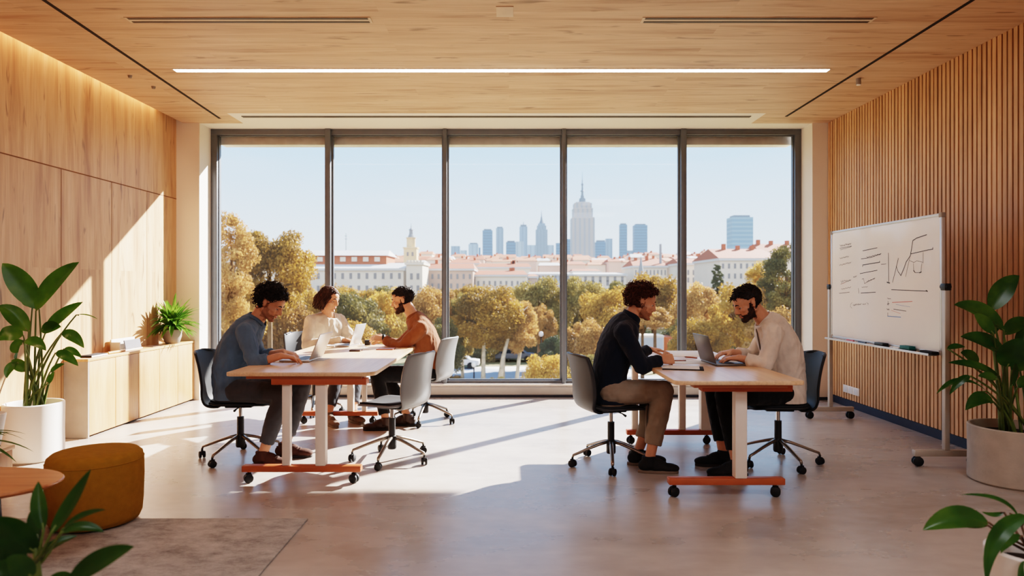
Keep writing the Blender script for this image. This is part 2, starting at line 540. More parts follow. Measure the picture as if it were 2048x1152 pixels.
def strands_swept(mb, pts, H, n, rnd, flow, length=.04, rad=.0035, lift=.35, keep=None):
    for _ in range(n):
        p, nn, q = rnd.choice(pts)
        if keep and not keep(q): continue
        fl = H.F * flow[0] + H.L * (flow[1] * (1 if q.y > 0 else -1)) + H.U * flow[2]
        fl = fl - nn * fl.dot(nn)
        fl = fl + Vector((rnd.gauss(0, .3), rnd.gauss(0, .3), rnd.gauss(0, .3)))
        d = (nn * lift + fl.normalized()).normalized()
        L = length * rnd.uniform(.6, 1.2)
        w = Vector((rnd.gauss(0, 1), rnd.gauss(0, 1), rnd.gauss(0, 1))) * .004
        P = [p + d * (L * t) - nn * (L * .35 * t * t) + w * math.sin(t * 5) for t in (0, .25, .5, .75, 1)]
        mb.tube(P, [rad, rad, rad * .9, rad * .7, rad * .3], 4)

def strands_bob(mb, pts, H, n, rnd, end_u=-.105):
    for _ in range(n):
        p, nn, q = rnd.choice(pts)
        if q.x > .055 and q.z < .06: continue
        side = 1 if q.y > 0 else -1
        P = [p]
        ql = Vector(q)
        tgt_l = side * rnd.uniform(.062, .100); tgt_f = min(q.x, .02) - rnd.uniform(.0, .05)
        eu = end_u + rnd.uniform(-.02, .03)
        ph = rnd.random() * 6
        back = q.x < -.07
        for k in range(1, 9):
            t = k / 8
            u = q.z + (eu - q.z) * t
            bulge = math.sin(PI * min(1, t * 1.05)) * .030
            if back:
                f = mix(q.x, -.105, min(1, t * 2)) - bulge * .6; l = q.y * (1 + .2 * t)
            else:
                f = mix(q.x, tgt_f, t); l = mix(q.y, tgt_l, min(1, t * 1.6)) + side * bulge * .5
            wv = .007 * math.sin(ph + t * 9)
            P.append(H.p(f + wv, l + wv * .7, u + (.012 * math.sin(PI * t))))
        r = rnd.uniform(.004, .0065)
        mb.tube(P, [r] * 6 + [r * .8, r * .6, r * .3], 4)

def scalp(f, l, u):
    if abs(l) > .071 and u < .030 and -.035 < f < .03: return False
    if f > .062: return u > .072 + (f - .062) * .2
    if f > -.01: return u > .014 + (f + .01) * .80
    return u > -.050 - (f + .01) * .25 and f < -.01

def beardm(f, l, u):
    if .003 < f < .021 and abs(l) > .045 and -.06 < u < .010: return True
    if f < -.002 or u < -.135 or u > -.022: return False
    if f > .084 and abs(l) < .021 and -.0765 < u < -.0525: return False        # mouth
    if u > -.050: return (abs(l) > .047 and f < .045) or (f > .082 and abs(l) < .026 and u < -.0415)
    if f > .05 and abs(l) < .05 and u > -.058 and abs(l) > .027: return False
    if u < -.112 and f < .03: return False
    return True

def person(label, S, mats, group=None):
    root = thing('person', label, 'person', S['base'], group=group)
    rnd = random.Random(S.get('seed', 1))
    hd = math.radians(S['heading'])
    f = Vector((math.cos(hd), math.sin(hd), 0)); l = Vector((-math.sin(hd), math.cos(hd), 0))
    sp = [Vector(p) for p in S['spine']]
    sizes = S.get('sizes', [(.150, .100), (.158, .110), (.142, .104), (.160, .112), (.150, .092), (.066, .060)])
    spn = [sp[0] - (sp[1] - sp[0]).normalized() * .07] + sp
    H = Head(S['head'], math.radians(S['yaw']), math.radians(S['pitch']))
    seat = S['seat']
    hips = [Vector(p) for p in S['hips']]
    # ---- body, one continuous skin
    mb = MB()
    torso(mb, spn, l, sizes, -.012)
    mb.capsule(sp[-1] + (sp[-2] - sp[-1]) * .25, H.p(-.022, 0, -.045), .060, .052)
    head_shapes(mb, H, S.get('fem', False))
    for a in S['arms']:
        sh, el, wr = Vector(a['s']), Vector(a['e']), Vector(a['w'])
        mb.capsule(mix(sp[-1], sp[-2], .35), sh, .048, .050)
        mb.capsule(sh, el, .049, .037); mb.capsule(el, wr, .037, .0255)
        hand(mb, wr, Vector(a['d']), Vector(a.get('n', (0, 0, -1))), Vector(a['t']), a['curl'], a.get('tc', .3))
    for h, g in zip(hips, S['legs']):
        kn, an = Vector(g['k']), Vector(g['a'])
        mb.capsule(h, kn, .080, .054); mb.capsule(kn, an, .050, .035)
        fd = Vector(g['f']).normalized()
        mb.capsule(an - UP * .030, an + fd * .10 - UP * .064, .031, .019)
    me = remesh(mb, .0046, 3)
    Pc = coords(me)
    def flatten(P, z0):
        hc = (hips[0] + hips[1]) / 2
        dd = np.hypot(P[:, 0] - hc.x, P[:, 1] - hc.y)
        k = (dd < .27) & (P[:, 2] < z0) & (P[:, 2] > z0 - .16)
        P[k, 2] = z0 + (P[k, 2] - z0) * .02
        return P
    set_coords(me, flatten(Pc, seat + .014))
    body_me = me
    body = link_mesh('body', me, mats['skin'], root)
    # world-space copies of the skin for hair
    mw = WM[root.name]
    me_w = me.copy(); me_w.transform(mw)
    # ---- face
    for s in (-1, 1):
        e = MB(); e = e.ell(H.p(.0745, .031 * s, -.001), (.0120, .0125, .0080), H.R, 14, 10).build('eye', mats['eye'], root, True)
        i = MB(); i.ell(H.p(.0835, .030 * s, -.004), (.0040, .0058, .0050), H.R, 12, 8)
        i.build('iris', mats['iris'], e, True)
        b = MB(); b.tube([H.p(.0985, .010 * s, .0215), H.p(.0985, .022 * s, .0265), H.p(.0935, .034 * s, .0285), H.p(.0835, .048 * s, .022)], [.0040, .0050, .0046, .0025], 6, 1.0)
        b.build('eyebrow', mats['hair'], root, True)
        ld = MB(); ld.ell(H.p(.0745, .031 * s, .0045), (.0132, .0142, .0082), H.R, 16, 12)
        ld = ld.build('eyelid', mats['skin'], root, True)
        ls = MB(); ls.tube([H.p(.0800, .0185 * s, -.0005), H.p(.0872, .027 * s, -.0015), H.p(.0862, .036 * s, -.0015), H.p(.0765, .0455 * s, .0005)], [.0012, .0017, .0017, .0012], 5)
        ls.build('eyelashes', mats['iris'], ld, True)
    lp = MB(); lp.tube([H.p(.090, -.021, -.0645), H.p(.0985, -.008, -.0625), H.p(.0985, .008, -.0625), H.p(.090, .021, -.0645)], [.002, .0042, .0042, .002], 6)
    lp.tube([H.p(.090, -.019, -.0665), H.p(.0975, -.007, -.0695), H.p(.0975, .007, -.0695), H.p(.090, .019, -.0665)], [.002, .0045, .0045, .002], 6)
    lp.build('lips', mats['lips'], root, True)
    # ---- hair
    hm, pts = extract(me_w, S.get('scalp', scalp), H, S['cap'], 'hair', mats['hair'], root, S.get('seed', 1), .006)
    S['hair'](hm, pts, H, rnd)
    hm.build('hair', mats['hair'], root, True, fixn=False)
    if 'beard' in S:
        bm_, bp = extract(me_w, beardm, H, S['beard'], 'beard', mats['beard'], root, 3, .0012)
        if S['beard'] > .002:
            strands_swept(bm_, bp, H, 260, rnd, (.3, 0, -1), .012, .0016, .5)
        bm_.build('beard', mats['beard'], root, True, fixn=False)
    # ---- shirt
    sh_ = MB()
    tsp = list(spn); 
    torso(sh_, tsp[:-1] + [mix(tsp[-2], tsp[-1], S.get('neck', .82))], l, sizes, S.get('fit', .017))
    for a in S['arms']:
        s0, el, wr = Vector(a['s']), Vector(a['e']), Vector(a['w'])
        sh_.capsule(mix(sp[-1], sp[-2], .40), s0, .052, .066)
        sh_.capsule(s0, el, .068, .055); 
        c = el + (wr - el) * S['cuff']
        sh_.ell(el, .056)
        sh_.frustum(el, c, .056, mix(.050, .040, S['cuff']), 20)
        cd = (wr - el).normalized()
        sh_.frustum(c - cd * .032, c, mix(.050, .040, S['cuff']) + .004, mix(.050, .040, S['cuff']) + .004, 20)
    me = remesh(sh_, .0065, 4)
    wrinkle(me, S.get('wr', .008), 11, (1, 1, .55), .0015, S.get('seed', 1))
    Pc = coords(me)
    set_coords(me, flatten(Pc, seat + .016))
    from mathutils.bvhtree import BVHTree
    shirt_bvh = BVHTree.FromPolygons([v.co.copy() for v in me.vertices], [tuple(p.vertices) for p in me.polygons])
    link_mesh('shirt', me, mats['shirt'], root)
    # collar: an upright band round the neck, open at the front
    nb = mix(sp[-2], sp[-1], S.get('neck', .82) - .06); tn = (H.p(-.022, 0, -.05) - nb).normalized()
    tl = (l - tn * l.dot(tn)).normalized(); tf = tl.cross(tn)
    rows = []
    for k in range(25):
        a = math.radians(S.get('collar_gap', 22) + (360 - 2 * S.get('collar_gap', 22)) * k / 24)
        dr = tf * math.cos(a) + tl * math.sin(a)
        dip = -.025 * max(0, math.cos(a)) ** 2
        h = S.get('collar', .035)
        rows.append([nb + dr * .074 + tn * (dip - .008), nb + dr * .070 + tn * (dip + h * .6), nb + dr * .070 + tn * (dip + h), nb + dr * .082 + tn * (dip + h * .35)] if S.get('fold') else
                    [nb + dr * .076 + tn * (dip - .008), nb + dr * .071 + tn * (dip + h * .5), nb + dr * .069 + tn * (dip + h * .8), nb + dr * .068 + tn * (dip + h)])
    cb = MB(); cb.grid(rows, .005); cb.build('collar', mats['shirt'], root, True)
    if S.get('placket'):
        pl = MB()
        fr = (l.cross((sp[-2] - sp[-3]).normalized())).normalized()
        pl_pts = []
        for q in range(7):
            o_ = mix(mix(sp[-1], sp[-2], .35), mix(sp[-2], sp[-3], .75), q / 6)
            hit = shirt_bvh.ray_cast(o_ + fr * .30, -fr)[0]
            if hit is not None: pl_pts.append(hit + fr * .0015)
        pl.tube(pl_pts, .010, 8, .4); pl.build('placket', mats['placket'], root, True)
    # ---- trousers
    tr = MB()
    torso(tr, [spn[0], spn[1], mix(spn[1], spn[2], .6)], l, [(sizes[0][0] + .004, sizes[0][1] + .004), (sizes[1][0], sizes[1][1]), (sizes[2][0], sizes[2][1])], .006)
    hems = []
    for h, g in zip(hips, S['legs']):
        kn, an = Vector(g['k']), Vector(g['a'])
        tr.capsule(h, kn, .094, S.get('knee', .070))
        hem = mix(kn, an, g.get('hem', S.get('hem', .86)))
        tr.frustum(kn, mix(kn, hem, .5), S.get('knee', .070) * .97, S.get('calf', .064), 20)
        tr.frustum(mix(kn, hem, .49), hem, S.get('calf', .064), S.get('ank', .052), 20)
    me = remesh(tr, .0065, 4)
    wrinkle(me, .006, 10, (1, 1, .8), .001, S.get('seed', 1) + 5)
    set_coords(me, flatten(coords(me), seat + .004))
    link_mesh('trousers', me, mats['trousers'], root)
    # ---- shoes
    for g in S['legs']:
        an = Vector(g['a']); fd = Vector(g['f']); fd.z = 0; fd.normalize(); sd = Vector((-fd.y, fd.x, 0))
        fl = g.get('floor', 0.0)
        b = Vector((an.x, an.y, fl))
        R = Matrix((fd, sd, UP)).transposed()
        s = MB()
        s.ell(b - fd * .030 + UP * .050, (.052, .040, .044), R)
        s.ell(b + fd * .055 + UP * .045, (.080, .044, .040), R)
        s.ell(b + fd * .125 + UP * .036, (.072, .047, .031), R)
        s.ell(b + fd * .160 + UP * .032, (.045, .042, .027), R)
        s.frustum(b + UP * .045 - fd * .004, b + UP * .116 - fd * .010, .050, .047)
        s.ell(b + fd * .040 + UP * .064, (.062, .040, .038), R)
        me = remesh(s, .005, 4)
        P = coords(me); P[:, 2] = np.maximum(P[:, 2], fl + .014); set_coords(me, P)
        sh = link_mesh('shoe', me, mats['shoe'], root)
        so = MB(); out = []
        for k in range(28):
            a = 2 * PI * k / 28; c, q = math.cos(a), math.sin(a)
            x = .058 + .142 * c; w = .042 + .006 * c
            out.append(b + fd * x + sd * (w * math.copysign(abs(q) ** .75, q)))
        so.loft([[p + UP * z for p in out] for z in (.001, .004, .016, .019)])
        so.build('sole', mats['sole'], sh, True)
        la = MB()
        for k in range(4):
            c = b + fd * (.050 + .020 * k) + UP * (.1005 - .0085 * k)
            la.tube([c - sd * .020 - UP * .006, c + UP * .001, c + sd * .020 - UP * .006], [.0028] * 3, 6)
        la.build('laces', mats['laces'], sh, True)
    for ex in S.get('extras', []): ex(root)
    bpy.data.meshes.remove(me_w)
    return root

def chair_at(px, d): return at(px, VY + 1.3 * F / d, d)

SKIN = plain('warm skin', srgb(206, 152, 122), .5, var=.05, scale=30, spec=.35)
SKIN.node_tree.nodes['Principled BSDF'].inputs['Subsurface Weight'].default_value = .08
SKIN.node_tree.nodes['Principled BSDF'].inputs['Subsurface Radius'].default_value = (.01, .004, .002)
EYE = plain('eye white', srgb(215, 205, 195), .3, var=.02)
IRIS = plain('dark iris', srgb(40, 26, 18), .2, var=.05)
LIPS = plain('lips', srgb(165, 92, 78), .5, var=.05)
def hairmat(n, c): return plain(n, c, .55, var=.25, scale=60, spec=.3)
def cloth(n, c, var=.10): return plain(n, c, .9, var=var, scale=12, bump=.25, bscale=700, spec=.15, sheen=.15)
def suit(hair, beard, shirt, trousers, shoe, laces, sole, placket=None):
    return dict(skin=SKIN, eye=EYE, iris=IRIS, lips=LIPS, hair=hair, beard=beard, shirt=shirt, trousers=trousers, shoe=shoe, laces=laces, sole=sole, placket=placket or shirt)

H_BLK = hairmat('near black hair', srgb(38, 26, 20)); H_BRN = hairmat('dark brown hair', srgb(62, 36, 22)); H_RED = hairmat('reddish brown hair', srgb(78, 38, 20))
BEARD = plain('dark beard', srgb(62, 40, 28), .8, var=.2, scale=200); STUB = plain('stubbled skin', srgb(158, 112, 86), .7, var=.2, scale=300)
DK_SOLE = plain('dark shoe sole', srgb(40, 30, 24), .7); LT_SOLE = plain('light edge shoe sole', srgb(120, 105, 90), .7)

SEAT = .452
def hair_curly(n, **k): return lambda mb, pts, H, r: strands_curly(mb, pts, H, n, r, **k)

# person 1: front left, typing
def p1():
    d = 5.08
    S = dict(heading=2, seed=3, seat=SEAT, base=at(478, 573 + 1755 / d, d), cap=.020, cuff=.52, fold=True, collar=.034, wr=.010, neck=.80,
        spine=[at(468, 792, d), at(462, 745, d), at(474, 700, d), at(496, 660, d), at(519, 634, d)],
        head=at(540, 606, d), yaw=-2, pitch=33,
        hips=[at(474, 783, d - .10), at(474, 783, d + .10)],
        arms=[dict(s=at(490, 664, d - .17), e=at(508, 727, d - .24), w=at(562, 712, 4.86), d=(1, .25, -.12), t=(0, 1, .3), curl=(.25, .45, .35)),
              dict(s=at(496, 660, d + .17), e=at(520, 713, d + .27), w=at(566, 704, 5.20), d=(1, -.15, -.15), t=(0, -1, .2), curl=(.25, .4, .35))],
        legs=[dict(k=at(566, 787, 4.90), a=V(-1.775, 4.88, .10), f=(1, -.10, 0)), dict(k=at(604, 772, 5.17), a=V(-1.70, 5.14, .10), f=(1, .05, 0))],
        hem=.84, beard=.0016,
        hair=hair_curly(620, length=.050, rad=.0045, cr=.011))
    m = suit(H_BLK, STUB, cloth('slate blue shirt cloth', srgb(96, 120, 144)), cloth('charcoal trouser cloth', srgb(74, 77, 83)), plain('brown suede', srgb(70, 38, 24), .85, bump=.2), plain('brown lace', srgb(50, 26, 18), .8), DK_SOLE)
    person('curly-haired man in a slate blue shirt typing on the laptop at the left table', S, m)

def p2():
    d = 6.92; h = -38
    cx = at(642, 700, d).x
    hd = math.radians(h); f = V(math.cos(hd), math.sin(hd), 0); l = V(-math.sin(hd), math.cos(hd), 0)
    o = V(at(646, 700, d).x, d, 0)
    def q(a, b, z): return o + f * a + l * b + V(0, 0, z)
    S = dict(heading=h, seed=8, seat=SEAT, base=(o.x, o.y, 0), cap=.012, cuff=.93, collar=.012, collar_gap=40, wr=.012, fit=.024, neck=.74, fem=True,
        spine=[q(-.02, 0, .51), q(-.03, 0, .64), q(.0, 0, .78), q(.05, 0, .94), q(.09, 0, 1.03)],
        head=at(658, 598, 6.80), yaw=-22, pitch=16,
        hips=[q(.0, -.09, .53), q(.0, .09, .53)],
        arms=[dict(s=q(.04, -.175, .945), e=q(.10, -.26, .72), w=at(692, 681, 6.52), d=(.9, -.25, -.1), t=(.2, .6, .3), curl=(.25, .4, .3)),
              dict(s=q(.04, .175, .945), e=q(.19, .22, .74), w=at(706, 679, 6.62), d=(.75, -.75, -.1), t=(-.5, -.6, .3), curl=(.3, .4, .3))],
        legs=[dict(k=q(.40, -.10, .525), a=V(-1.70, 6.36, .10), f=(.55, -.75, 0)), dict(k=q(.42, .09, .53), a=V(-1.50, 6.50, .10), f=(.6, -.7, 0))],
        hem=.84,
        hair=lambda mb, pts, H, r: strands_bob(mb, pts, H, 620, r))
    m = suit(H_BRN, STUB, cloth('cream linen cloth', srgb(212, 196, 178)), cloth('slate trouser cloth', srgb(66, 68, 74)), plain('taupe canvas', srgb(112, 92, 78), .85), plain('pale lace', srgb(150, 135, 120), .8), LT_SOLE)
    person('person with wavy chin-length hair and a cream shirt at the far table end', S, m)

def p3():
    d = 6.45
    def watch(root):
        w = at(768, 677, 6.33); b = MB()
        b.tube([w + V(-.012, 0, .0), w + V(.012, 0, .002)], [.037, .037], 16); b.build('watch', plain('dark watch', srgb(25, 22, 20), .4), root, True)
    S = dict(heading=176, seed=5, seat=SEAT, base=(at(858, 700, d).x, d, 0), cap=.010, cuff=.90, collar=.030, wr=.008, neck=.80,
        spine=[at(862, 758, d), at(862, 726, d), at(853, 688, d), at(838, 650, d), at(822, 628, d)],
        head=at(806, 600, d), yaw=180, pitch=14,
        hips=[at(860, 750, d - .10), at(860, 750, d + .10)],
        arms=[dict(s=at(842, 658, d - .17), e=at(800, 697, d - .22), w=at(768, 678, 6.34), d=(-1, .1, .12), t=(0, .6, 1), n=(0, .7, -.7), curl=(.35, .4, .3)),
              dict(s=at(838, 656, d + .17), e=at(800, 690, d + .22), w=at(766, 681, 6.58), d=(-1, -.2, 0), t=(0, -1, .2), curl=(.35, .5, .4))],
        legs=[dict(k=at(754, 748, 6.22), a=V(-1.12, 6.12, .10), f=(-1, -.10, 0)), dict(k=at(768, 745, 6.58), a=V(-.95, 6.30, .10), f=(-1, .10, 0))],
        hem=.90, beard=.003,
        hair=lambda mb, pts, H, r: strands_swept(mb, pts, H, 700, r, (.4, 0, .5), .034, .0036, .7), extras=[watch])
    m = suit(H_BLK, BEARD, cloth('rust knit', srgb(136, 86, 56)), cloth('black trouser cloth', srgb(32, 32, 34)), plain('brown leather', srgb(52, 32, 22), .5), plain('dark lace', srgb(30, 20, 15), .8), DK_SOLE)
    person('bearded man in a rust orange sweater sitting on the right of the left table', S, m)

def p4():
    d = 4.90
    S = dict(heading=3, seed=11, seat=SEAT, base=at(1225, 573 + 1755 / d, d), cap=.019, cuff=.93, collar=.045, collar_gap=10, wr=.007, neck=.84,
        spine=[at(1218, 798, d), at(1219, 745, d), at(1232, 695, d), at(1248, 655, d), at(1264, 633, d)],
        head=at(1282, 604, d), yaw=2, pitch=17,
        hips=[at(1222, 785, d - .10), at(1222, 785, d + .10)],
        arms=[dict(s=at(1246, 664, d - .17), e=at(1283, 733, 4.66), w=at(1321, 720, 4.74), d=(1, .12, .10), t=(.1, .5, 1), n=(0, .9, -.5), curl=(1.0, 1.25, .9), tc=.6),
              dict(s=at(1248, 660, d + .17), e=at(1268, 716, 5.15), w=at(1298, 699, 5.28), d=(1, -.1, -.05), t=(0, -1, .2), curl=(.15, .2, .2))],
        legs=[dict(k=at(1326, 783, 4.80), a=V(.985, 4.72, .10), f=(1, -.05, 0)), dict(k=at(1320, 782, 5.04), a=V(.945, 4.93, .10), f=(1, .04, 0))],
        hem=.80, beard=.0016, knee=.078, calf=.074, ank=.060,
        hair=hair_curly(640, length=.046, rad=.0043, cr=.010))
    m = suit(H_RED, STUB, cloth('navy knit', srgb(30, 37, 52)), cloth('taupe trouser cloth', srgb(150, 137, 122)), plain('black canvas', srgb(24, 22, 22), .8), plain('black lace', srgb(40, 36, 34), .8), LT_SOLE)
    person('man with reddish curls, navy sweater and taupe trousers at the right table', S, m)

def p5():
    d = 4.95
    S = dict(heading=178, seed=14, seat=SEAT, base=at(1565, 573 + 1755 / d, d), cap=.011, cuff=.70, collar=.030, placket=True, wr=.010, fit=.022, neck=.80,
        spine=[at(1570, 795, d), at(1570, 745, d), at(1560, 698, d), at(1543, 657, d), at(1524, 635, d)],
        head=at(1496, 606, d), yaw=181, pitch=27,
        hips=[at(1566, 785, d - .10), at(1566, 785, d + .10)],
        arms=[dict(s=at(1548, 666, d - .17), e=at(1532, 730, 4.70), w=at(1478, 716, 4.80), d=(-1, .18, -.06), t=(0, 1, .3), curl=(.3, .5, .4)),
              dict(s=at(1538, 660, d + .17), e=at(1505, 712, 5.20), w=at(1464, 704, 5.05), d=(-1, -.12, -.1), t=(0, -1, .3), curl=(.3, .5, .4))],
        legs=[dict(k=at(1450, 790, 4.72), a=V(1.555, 4.62, .10), f=(-1, -.05, 0)), dict(k=at(1428, 782, 5.02), a=V(1.55, 4.89, .10), f=(-1, .08, 0))],
        hem=.82, beard=.003,
        hair=lambda mb, pts, H, r: (strands_swept(mb, pts, H, 560, r, (-.3, 0, .3), .026, .0036, .6),
                                    strands_swept(mb, pts, H, 900, r, (.9, .2, .5), .045, .0040, .8, keep=lambda q: q.z > .07)))
    m = suit(H_BLK, BEARD, cloth('oatmeal knit', srgb(222, 209, 196)), cloth('black trouser twill', srgb(24, 23, 24)), plain('black suede', srgb(20, 18, 18), .85), plain('black shoe lace', srgb(35, 31, 30), .8), DK_SOLE, cloth('grey placket cloth', srgb(120, 112, 104)))
    person('dark-bearded man in an oatmeal henley using the laptop at the right table', S, m)

for fn in (p1, p2, p3, p4, p5): fn()
# ------------------------------------------------------------------ materials of the room
M = {}
M['ceil'] = wood('ceiling oak veneer', srgb(174, 132, 102), srgb(208, 170, 138), srgb(222, 188, 158), 'X', (2.4, .20), .8, .5, .75, tone=.04)
M['panel'] = wood('wall oak panels', srgb(168, 122, 86), srgb(204, 160, 118), srgb(220, 180, 140), 'Z', (2.31, .30), .8, .45, .80, seam=.0, tone=.05)
M['slat'] = wood('slat oak', srgb(192, 146, 104), srgb(214, 168, 124), srgb(228, 186, 144), 'Z', (9, .053), 1.2, .5, .12, tone=.22)
M['slatback'] = plain('dark felt behind slats', srgb(84, 54, 32), .9)
M['cab'] = wood('cabinet oak', srgb(176, 126, 82), srgb(198, 148, 100), srgb(212, 166, 116), 'Z', (3, .45), 1.0, .4, .30, tone=.10)
M['cabtop'] = wood('cabinet top oak', srgb(190, 142, 96), srgb(208, 162, 114), srgb(220, 178, 130), 'Y', (3, .45), 1.0, .35, .15, other='X', tone=.08)
M['table'] = wood('table top birch', srgb(218, 172, 130), srgb(232, 192, 152), srgb(240, 206, 170), 'Y', (4, 2.0), .8, .32, .0, other='X', tone=.02)
M['orange'] = plain('orange lacquered steel', srgb(180, 96, 54), .45, var=.05)
M['brownbeam'] = plain('brown underframe', srgb(168, 104, 68), .5, var=.05)
M['white'] = plain('white wall paint', srgb(232, 222, 210), .7, var=.015, scale=2)
M['whitemetal'] = plain('warm white powder coat', srgb(238, 229, 218), .45, var=.02)
M['frame'] = plain('anodised grey window metal', srgb(104, 108, 114), .4, .3, var=.03)
M['sill'] = plain('pale sill', srgb(184, 178, 172), .55, var=.03)
M['black'] = plain('black plastic', srgb(24, 24, 26), .45, var=.05)
M['blackrub'] = plain('black caster rubber', srgb(20, 20, 22), .6, var=.05)
M['charcoal'] = plain('charcoal chair shell', srgb(54, 56, 60), .42, var=.04)
M['greyshell'] = plain('grey chair shell', srgb(126, 128, 130), .42, var=.03)
M['blackshell'] = plain('black chair shell', srgb(32, 34, 37), .55, var=.04)
M['pad'] = plain('dark seat pad', srgb(44, 45, 48), .8, var=.06, bump=.2, bscale=500)
M['alu'] = plain('warm brushed aluminium', srgb(150, 138, 126), .35, .85, var=.03)
M['chrome'] = plain('chrome', srgb(200, 200, 200), .12, 1.0, var=.01)
M['whiteboard'] = plain('whiteboard enamel', srgb(236, 232, 228), .12, var=.006, coat=.4)
M['boardframe'] = plain('board aluminium', srgb(196, 194, 192), .35, .5, var=.02)
M['standmetal'] = plain('stand grey metal', srgb(186, 176, 164), .45, .3, var=.02)
M['slot'] = plain('dark slot', srgb(30, 22, 16), .8)
M['diffuser'] = plain('bronze slot diffuser', srgb(70, 54, 42), .5, .2)
M['led'] = emit('white led diffuser', (1.0, .93, .82, 1), 14.0)
M['cream'] = plain('access plate', srgb(214, 190, 164), .6)
M['potwhite'] = plain('white ceramic planter', srgb(232, 226, 218), .35, var=.015, scale=4)
M['potgrey'] = plain('grey concrete planter', srgb(176, 164, 150), .75, var=.08, scale=9, bump=.25, bscale=60)
M['potstone'] = plain('stone grey pot', srgb(150, 140, 130), .7, var=.06)
M['soil'] = plain('potting soil', srgb(44, 32, 24), .95, var=.3, scale=40, bump=.8, bscale=60)
M['stem'] = plain('leaf stem green', srgb(96, 112, 48), .5, var=.15)
M['stemb'] = plain('brown plant stem', srgb(92, 66, 40), .6, var=.15)
M['leafA'] = leafmat('broad glossy leaf', [(0.2, srgb(36, 74, 24)), (0.5, srgb(66, 110, 34)), (0.8, srgb(112, 150, 54))], 5, .26, .32, 0)
M['leafB'] = leafmat('deep green leaf', [(0.2, srgb(30, 60, 26)), (0.5, srgb(54, 92, 34)), (0.8, srgb(92, 124, 46))], 5, .26, .28, 0)
M['leafC'] = leafmat('bright green leaf', [(0.2, srgb(48, 84, 26)), (0.5, srgb(84, 124, 42)), (0.85, srgb(150, 172, 76))], 9, .35, .35, 0)
M['leafD'] = leafmat('shade-darkened rubbery leaf', [(0.2, srgb(22, 50, 18)), (0.5, srgb(42, 78, 26)), (0.8, srgb(78, 112, 40))], 5, .3, .22, 0)  # darker leaf green, the near plant's silhouette shade is in the colour
M['mustard'] = plain('mustard felt', srgb(160, 118, 40), .95, var=.06, scale=30, bump=.5, bscale=400, spec=.1, sheen=.0)
M['coffee'] = wood('coffee table oak', srgb(176, 112, 68), srgb(198, 134, 86), srgb(212, 152, 104), 'X', (4, 2), .9, .38, .05, tone=.03)
M['laptop'] = plain('silver laptop', srgb(196, 194, 192), .35, .55, var=.01)
M['laptopdk'] = plain('space grey laptop', srgb(112, 110, 108), .38, .6, var=.01)
M['screen'] = plain('dark laptop screen', srgb(30, 32, 36), .1, var=.02)
M['keys'] = plain('dark keyboard', srgb(40, 40, 44), .5, var=.05)
M['paper'] = plain('white paper', srgb(244, 240, 234), .8, var=.01)
M['papergrey'] = plain('grey paper', srgb(214, 212, 210), .8, var=.02)
M['dkcover'] = plain('dark notebook cover', srgb(44, 42, 44), .9)
M['brownpen'] = plain('brown pencil lacquer', srgb(150, 84, 48), .4)
M['darkbrown'] = plain('dark brown leather', srgb(70, 44, 30), .6)
M['grey'] = plain('mid grey board', srgb(104, 104, 110), .8)
M['red'] = plain('red marker', srgb(200, 62, 44), .4); M['teal'] = plain('teal eraser', srgb(20, 92, 88), .6)
M['inkdark'] = plain('dark marker ink', srgb(70, 68, 72), .6); M['inkred'] = plain('red marker ink', srgb(196, 96, 88), .6); M['inkblue'] = plain('blue marker ink', srgb(86, 128, 176), .6)
M['bluedark'] = plain('dark blue-grey baseboard', srgb(44, 50, 66), .6)

def floor_mat():
    m, nt, b = new_mat('polished concrete'); L = nt.links
    tc = N(nt, 'ShaderNodeTexCoord')
    n1 = N(nt, 'ShaderNodeTexNoise'); n1.inputs['Scale'].default_value = 1.3; n1.inputs['Detail'].default_value = 6; n1.inputs['Roughness'].default_value = .55; n1.inputs['Distortion'].default_value = .0
    mp = N(nt, 'ShaderNodeMapping'); mp.inputs['Scale'].default_value = (.8, 1.5, 1); mp.inputs['Location'].default_value = (.3, .7, .437)
    L.new(tc.outputs['Object'], mp.inputs[0]); L.new(mp.outputs[0], n1.inputs['Vector'])
    r = ramp(nt, [(.25, srgb(158, 147, 137)), (.5, srgb(180, 169, 159)), (.75, srgb(198, 188, 178))])
    L.new(n1.outputs['Fac'], r.inputs['Fac'])
    n2 = N(nt, 'ShaderNodeTexNoise'); n2.inputs['Scale'].default_value = 9; n2.inputs['Detail'].default_value = 6
    L.new(mp.outputs[0], n2.inputs['Vector'])
    r2 = ramp(nt, [(.3, (.9, .89, .88, 1)), (.7, (1.05, 1.05, 1.05, 1))]); L.new(n2.outputs['Fac'], r2.inputs['Fac'])
    mu = N(nt, 'ShaderNodeMix', data_type='RGBA', blend_type='MULTIPLY'); mu.inputs['Factor'].default_value = 1
    L.new(r.outputs['Color'], mu.inputs['A']); L.new(r2.outputs['Color'], mu.inputs['B']); L.new(mu.outputs['Result'], b.inputs['Base Color'])
    r3 = ramp(nt, [(.3, (.24, .24, .24, 1)), (.7, (.34, .34, .34, 1))]); L.new(n1.outputs['Fac'], r3.inputs['Fac']); L.new(r3.outputs['Color'], b.inputs['Roughness'])
    b.inputs['Specular IOR Level'].default_value = .55
    return m
M['floor'] = floor_mat()

